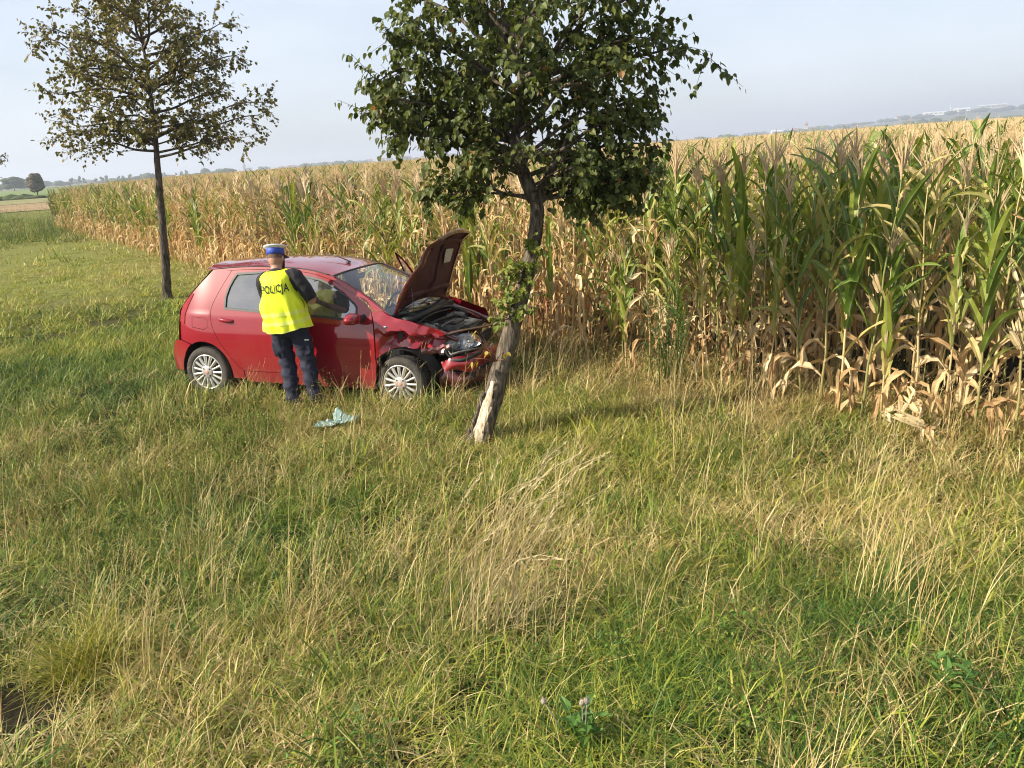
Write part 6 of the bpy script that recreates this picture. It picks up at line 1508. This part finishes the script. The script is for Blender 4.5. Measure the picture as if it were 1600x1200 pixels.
# boots
for s in (1, -1):
    A_ = np.array(ANK[s]); b = MB(); b.tube([tuple(A_ + (0, -.01, .10)), tuple(A_ + (0, -.01, .0)), tuple(A_ + (0, .0, -.06))], [.058, .054, .058], 12); b.tube([tuple(A_ + (0, -.055, -.065)), tuple(A_ + (0, .04, -.06)), tuple(A_ + (.012 * s, .13, -.068)), tuple(A_ + (.014 * s, .185, -.075))], [(.042, .038), (.046, .042), (.050, .034), (.036, .024)], 12, up=(1, 0, 0)); remeshed('boot', b, .010, M_BOOT, pr, 3)
# vest: a loose tabard open at the arms
VZ = np.array([.865, .93, 1.00, 1.10, 1.20, 1.29, 1.36, 1.415, 1.455, 1.485]); VA = np.array([.236, .232, .226, .222, .220, .218, .212, .190, .148, .095]); VB = np.array([.190, .186, .178, .172, .168, .162, .152, .132, .110, .085]); VY = np.array([.0, .0, .0, -.003, -.006, -.008, -.008, -.006, .0, .008])
def vest_pt(a, z, off=0.0):
    A_ = np.interp(z, VZ, VA); B_ = np.interp(z, VZ, VB); y0 = np.interp(z, VZ, VY); n_ = .80; c, s = math.cos(a), math.sin(a)
    wr = .017 * (vnoise(a * 2.2 + z * 1.5, z * 2.4, .42, 74) - .5) * 2 * sm(1.27, 1.12, z) + .009 * math.sin(a * 11 + z * 7) * sm(1.25, .88, z) + .006 * math.sin(a * 5 + z * 24) * sm(1.26, 1.12, z)
    return np.array([(A_ + off + wr) * math.copysign(abs(c) ** n_, c), y0 + (B_ + off + wr) * math.copysign(abs(s) ** n_, s), z - (.012 * math.sin(a * 3 + .5) if z < .90 else 0)])
zs = np.linspace(.865, 1.485, 34); na = 64; P_ = []
for z in zs:
    row = []
    for k in range(na + 1):
        a = 2 * PI * k / na; p = vest_pt(a, z)
        # deep armholes: the cloth narrows to the shoulder strap
        nar = sm(1.10, 1.30, z) * .055 * max(0, abs(math.cos(a))) ** 1.5 * (1 if abs(p[0]) > .1 else 0); p[0] -= math.copysign(nar, p[0]) * (1 - sm(1.36, 1.45, z)); row.append(p)
    P_.append(row)
def vest_deform(p): return p
vest = MB().grid(P_).build('vest', M_VEST, pr)
vest['label'] = 'fluorescent yellow vest lettered POLICJA'
md = vest.modifiers.new('thick', 'SOLIDIFY'); md.thickness = .006; md.offset = 1
def band(z0, z1, nm, mat, off=.009, a0=0, a1=2 * PI):
    rows = []
    for z in np.linspace(z0, z1, 5):
        rows.append([vest_pt(a, z, off) for a in np.linspace(a0, a1, 65)])
    return MB().grid(rows).build(nm, mat, vest)
band(.935, .975, 'reflective_band', M_TAPE); band(1.03, 1.07, 'reflective_band', M_TAPE)
band(.868, .880, 'hem', M_TAPE, .008)
# lettering across the shoulders
fc = bpy.data.curves.new('lettering', 'FONT'); fc.body = 'POLICJA'; fc.size = .118; fc.offset = .0022; fc.align_x = 'CENTER'; fc.align_y = 'CENTER'; fc.space_character = 1.16; fc.resolution_u = 3
fo = bpy.data.objects.new('lettering_src', fc); COL.objects.link(fo); dg = bpy.context.evaluated_depsgraph_get(); dg.update(); tm_ = bpy.data.meshes.new_from_object(fo.evaluated_get(dg)); bpy.data.objects.remove(fo)
import bmesh
bm = bmesh.new(); bm.from_mesh(tm_); bmesh.ops.triangulate(bm, faces=bm.faces[:])
for _ in range(2): bmesh.ops.subdivide_edges(bm, edges=[e for e in bm.edges if e.calc_length() > .015], cuts=1); bmesh.ops.triangulate(bm, faces=bm.faces[:])
for v in bm.verts:
    x = v.co.x * .59 + .010; z = 1.315 + v.co.y * .98; A_ = np.interp(z, VZ, VA); c = max(-1, min(1, x / A_)); ca = math.copysign(abs(c) ** 1.25, c); a = -math.acos(max(-1, min(1, ca))); p = vest_pt(a, z, .0125); v.co = (x, p[1], z)
tm2 = bpy.data.meshes.new('lettering'); bm.to_mesh(tm2); bm.free(); tm2.materials.append(M_PRINT); link('lettering', tm2, vest)
# cap: white flaring top, blue band, black peak
cp = bpy.data.objects.new('cap', None); COL.objects.link(cp); cp.parent = pr; cp.location = hd((0, -.004, .052)); cp.rotation_euler = (HR[0] + math.radians(4), 0, HR[2])
def sq(b): b.v = [(x, y * 1.16, z) for x, y, z in b.v]; return b
sq(MB().lathe([(.083, -.020), (.0865, -.018), (.0895, .042), (.0875, .044)], 36)).build('band', M_CAPB, cp)
b = MB().lathe([(.0872, .040), (.097, .047), (.111, .056), (.118, .063), (.119, .067), (.112, .073), (.088, .079), (.04, .083), (.001, .084)], 40); b.v = [(x, y * 1.12, z + .10 * max(0, y) * .5) for x, y, z in b.v]; b.build('crown', M_CAPW, cp)
P_ = [];
for i in range(5):
    r = .084 + .052 * i / 4; P_.append([(r * math.sin(a) * (1 - .03 * i), 1.14 * r * math.cos(a) + .004 * i, -.006 - .030 * (i / 4) ** 1.2 - .01 * math.sin(a) ** 2) for a in np.linspace(-1.1, 1.1, 17)])
MB().grid(P_).build('peak', M_BLK, cp)
# dark face covering over mouth and chin, looped to the ears
P_ = []
for i in range(9):
    z = .004 - .105 * i / 8; P_.append([hd(((.072 - .10 * max(0, -z - .07)) * math.sin(a), .03 + (.078 - .25 * max(0, -z - .075)) * math.cos(a) + (.012 if abs(a) < .35 and z > -.05 else 0), z)) for a in np.linspace(-1.65, 1.65, 21)])
MB().grid(P_).build('face_mask', M_SHIRT, pr)
# notebook in both hands
nb = thing('notebook', 'small dark notebook held by the officer in front of the vest', 'notebook', (0, 0, 0)); 
b = MB(); b.box((0, 0, 0), (.15, .105, .012)); b.build('cover', M_BLK, nb, smooth=False); MB().box((0, -.002, .009), (.142, .096, .005)).build('pages', M_CAPW, nb, smooth=False)
mw = Matrix.Translation((px_, py_, float(gz(px_, py_)))) @ Euler((0, math.radians(-3.6), math.radians(-6))).to_matrix().to_4x4()
nb.matrix_basis = mw @ Matrix.Translation((.045, .345, 1.165)) @ Euler((.7, 0, 0)).to_matrix().to_4x4()
# ------------------------------------------------------------------ small things on the verge
# crumpled pale green plastic bag
m, nt, out = new_mat('plastic_film'); b_ = principled(nt, Roughness=.28); b_.inputs['Base Color'].default_value = (.46, .62, .56, 1); b_.inputs['Specular IOR Level'].default_value = .7
tr_ = nt.nodes.new('ShaderNodeBsdfTranslucent'); tr_.inputs['Color'].default_value = (.48, .64, .58, 1); ms_ = nt.nodes.new('ShaderNodeMixShader'); ms_.inputs[0].default_value = .4
nt.links.new(b_.outputs['BSDF'], ms_.inputs[1]); nt.links.new(tr_.outputs[0], ms_.inputs[2]); nt.links.new(ms_.outputs[0], out.inputs['Surface']); M_BAG = m
bag = thing('plastic_bag', 'crumpled pale green plastic bag lying in the grass near the boots', 'bag', (-1.72, 7.42, float(gz(-1.72, 7.42)) + .035)); bag.scale = (.85, .85, .75)
def bag_sheet(name, w, d, peaks, seed, loc):
    """thin film lying in sharp folds, propped up by the grass"""
    n, m = 46, 32; U, V = np.meshgrid(np.linspace(-1, 1, n), np.linspace(-1, 1, m), indexing='ij'); Z = np.zeros_like(U)
    for (pu, pv, ph, s) in peaks: Z += ph * np.maximum(0, 1 - np.hypot(U - pu, (V - pv) * 1.2) / s)
    rid = lambda k, ph: np.abs(((U * math.cos(ph) + V * math.sin(ph)) * k + .6 * vnoise(U * 3 + 9, V * 3 + 9, 1, 90 + seed)) % 1 - .5)
    Z += .05 * rid(1.7, .4 + seed) + .035 * rid(2.9, 1.9 + seed) + .02 * rid(5.1, 2.8); e = np.maximum(np.abs(U), np.abs(V)); sh = 1 - .22 * vnoise(U * 4 + 5, V * 4 + 5, 1, 95 + seed) * (e > .7)
    P_ = np.stack([U * w * sh + .03 * rid(2.2, 1.2), V * d * sh, Z], -1); o = MB().grid(P_).build(name, M_BAG, bag, smooth=False, loc=loc); o.data.set_sharp_from_angle(angle=.5); return o
bag_sheet('bag_body', .15, .11, [(-.5, .1, .17, .9), (.4, -.2, .05, .7)], 1, (.05, 0, .04)); bag_sheet('bag_skirt', .13, .09, [(.2, .0, .05, .8)], 2, (-.17, -.05, .02))

M_STRAW = mat_leaf('straw', [(0, (.34, .25, .12)), (1, (.76, .64, .38))], trans=.25, rough=.7, spec=.2)
M_WEED = mat_leaf('weed_leaf', [(0, (.05, .095, .025)), (.6, (.10, .16, .04)), (1, (.20, .22, .07))], trans=.35, rough=.55)
M_LUSHW = mat_leaf('fresh_weed_leaf', [(0, (.07, .17, .03)), (1, (.16, .27, .06))], trans=.4, rough=.5)
M_FLUFF = mat_simple('seed_fluff', (.46, .40, .32), (.34, .28, .21), scale=60, rough=.95, bump=.8, bscale=200)
def arr_obj(name, arr, mat, parent): v, f, r, s = arr; return link(name, make_mesh(name, v, f, mat, attrs={'rnd': s}), parent)
# tall straw tuft bowing to the right in the foreground
q = np.random.default_rng(201)
tf = thing('dry_grass_tuft', 'tall straw-coloured grass tuft with stems bowing over to one side in the foreground', 'grass tuft', (-.20, 3.5, float(gz(-.2, 3.5))))
st = MB(); hd_ = []
for k in range(34):
    a = q.normal(.12, .38); L = q.uniform(.7, 1.2); bx, by = q.normal(0, .15), q.normal(0, .11); bend = q.uniform(.6, 1.95); P_ = []; x, y, z = bx, by, -.03
    for i in range(8):
        t = i / 7; th = .10 + bend * t ** 1.7; P_.append((x, y, z)); x += math.sin(th) * math.cos(a) * L / 7; y += math.sin(th) * math.sin(a) * L / 7; z += math.cos(th) * L / 7
    st.tube(P_, [.0032 * (1 - .6 * i / 7) for i in range(8)], 3, False); hd_.append((np.array(P_[-1]), np.array(P_[-1]) - np.array(P_[-3])))
link('stems', make_mesh('stems', st.v, st.f, M_STRAW, attrs={'rnd': np.repeat(q.uniform(.3, 1, 34), 24)}), tf)
hv = []; hf = []; 
for p, d in hd_:
    d = d / np.linalg.norm(d)
    for j in range(22):
        b0 = p - d * .17 * j / 22; o = q.normal(0, .008, 3); e = b0 + d * .022 + o; c = np.cross(d, q.normal(0, 1, 3)); c = c / np.linalg.norm(c) * .003; i0 = len(hv); hv += [b0 + c, b0 - c, e]; hf.append((i0, i0 + 1, i0 + 2))
link('seed_heads', make_mesh('seed_heads', hv, hf, M_STRAW, attrs={'rnd': q.uniform(.5, 1, len(hv))}), tf)
arr_obj('blades', blades(q, 90, .18, (.2, .5), (.1, .6), (.3, 1.5), (.003, .006), ang=(0, 1.2)), M_STRAW, tf)
# yellow-green tussock at the lower left
ts = thing('grass_tussock', 'dense yellow-green grass tussock beside bare dark soil at lower left', 'grass tuft', (-2.16, 3.36, float(gz(-2.16, 3.36))))
M_TUSS = mat_leaf('tussock_blade', [(0, (.13, .17, .02)), (.6, (.29, .28, .04)), (1, (.46, .37, .09))], trans=.35, rough=.55)
arr_obj('blades', blades(q, 700, .15, (.22, .46), (.1, .8), (.5, 1.6), (.004, .008)), M_TUSS, ts)
arr_obj('outer_blades', blades(q, 320, .20, (.2, .38), (.5, 1.1), (.5, 1.3), (.004, .008)), M_TUSS, ts)
# feathery green weed against the corn
wd_ = thing('weed_plant', 'bushy feathery green weed standing against the corn right of the slanting tree', 'weed', (1.62, 8.0, float(gz(1.62, 8.0))))
st = MB(); V_ = []; F_ = []; RN_ = []
for k in range(16):
    a = q.uniform(0, 2 * PI); L = q.uniform(.7, 1.25); tilt = q.uniform(.05, .38); b0 = np.array([q.normal(0, .12), q.normal(0, .10), 0]); d = np.array([math.cos(a) * math.sin(tilt), math.sin(a) * math.sin(tilt), math.cos(tilt)]); st.tube([b0, b0 + d * L * .5 + (0, 0, .02), b0 + d * L], [.006, .004, .0015], 4)
    for j in range(34):
        t = q.uniform(.12, 1); p = b0 + d * L * t; a2 = q.uniform(0, 2 * PI); bl = q.uniform(.05, .13) * (1.15 - .6 * t); e = p + np.array([math.cos(a2), math.sin(a2), q.uniform(.2, .9)]) * bl; st.tube([p, e], [.0016, .0008], 3, False)
        for w in range(5):
            c = p + (e - p) * q.uniform(.2, 1.05); u = q.normal(0, 1, 3); u = u / np.linalg.norm(u) * q.uniform(.010, .022); v = np.cross(u, q.normal(0, 1, 3)); v = v / np.linalg.norm(v) * .005; i0 = len(V_); V_ += [c, c + u * .5 + v, c + u, c + u * .5 - v]; F_.append((i0, i0 + 1, i0 + 2, i0 + 3)); RN_ += [q.random()] * 4
st.build('stems', M_WEED, wd_, attrs={'rnd': np.full(len(st.v), .4)}); o = link('leaves', make_mesh('leaves', V_, F_, M_WEED, attrs={'rnd': RN_}), wd_); o['kind'] = 'stuff'
# leafy fresh weeds near the lower edge
def rosette(name, label, x, y, n, size, seed, h, fluff=0):
    q = np.random.default_rng(seed); t = thing(name, label, 'weed', (x, y, float(gz(x, y)))); st = MB(); me = make_mesh('weed_leaf', LEAF_T * np.array([.62, 1, 1]), LEAF_F, M_LUSHW, attrs={'rnd': np.full(9, .5)})
    for k in range(5):
        a = k * 1.26; d = np.array([math.cos(a) * .35, math.sin(a) * .35, 1]); st.tube([(0, 0, 0), tuple(d * h * .5), tuple(d * h)], [.005, .004, .002], 5)
        for j in range(n):
            z = h * (.15 + .85 * j / n); p = d * z; b = a + j * 2.1; o = link('leaf', me, t, loc=tuple(p), rot=(q.uniform(.1, .7), q.uniform(-.2, .2), b), scale=(size * q.uniform(.7, 1.2),) * 3)
    st.build('stem', M_LUSHW, t, attrs={'rnd': np.full(len(st.v), .3)})
    for k in range(fluff):
        p = (q.normal(0, .07), q.normal(0, .05), h + q.uniform(.02, .12)); b = MB(); v, f = lump(p, .010, .010, .014, seed + k, 6, 9); b.add(v, f); b.tube([(p[0] * .5, p[1] * .5, h * .5), p], .002, 4); b.build('seed_head', M_FLUFF, t)
        hv = []; hf = []
        for j in range(60):
            d = q.normal(0, 1, 3); d[2] = abs(d[2]); d = d / np.linalg.norm(d) * q.uniform(.012, .022); c = np.cross(d, q.normal(0, 1, 3)); c = c / np.linalg.norm(c) * .0008; i0 = len(hv); hv += [np.array(p) + c, np.array(p) - c, np.array(p) + d]; hf.append((i0, i0 + 1, i0 + 2))
        link('fluff', make_mesh('fluff', hv, hf, M_FLUFF), t)
    return t
rosette('leafy_weed', 'small fresh green leafy weed in the grass at lower right', 1.58, 2.50, 8, .055, 301, .20)
rosette('thistle', 'green thistle with pale fluffy seed heads at the bottom edge', .17, 2.42, 6, .06, 302, .17, fluff=4)
# broken dry corn stalk fallen out over the grass
fs = thing('corn_stalk_fallen', 'broken dry corn stalk slumped out of the field onto the grass', 'corn stalk', (3.34, 6.15, float(gz(3.34, 6.15))), (0, 0, .35))
P_ = [(.12, .28, .42), (.06, .16, .36), (.0, .02, .24), (-.05, -.12, .12), (-.12, -.28, .05)]; st = MB().tube(P_, [.012, .013, .014, .015, .012], 6); st.build('stalk', M_CS, fs, attrs={'rnd': np.full(len(st.v), .6)})
for k in range(12):
    t = (k + .5) / 12 * 4; i = min(int(t), 3); p = np.array(P_[i]) * (1 - t + i) + np.array(P_[i + 1]) * (t - i); link('leaf', LEAF_ME['d', k % len(LEAVES['d']), k % 3], fs, loc=tuple(p), rot=(q.uniform(-.5, .5), q.uniform(-.3, .6), q.uniform(-2.6, -.6)), scale=(q.uniform(.45, .8),) * 3)
for k in range(2): link('ear', SPECS[12 + k]['husk_me'], fs, loc=(-.02 - .05 * k, -.05 - .1 * k, .22 - .07 * k), rot=(1.2, .5, 2.6 + k), scale=(1.2,) * 3)
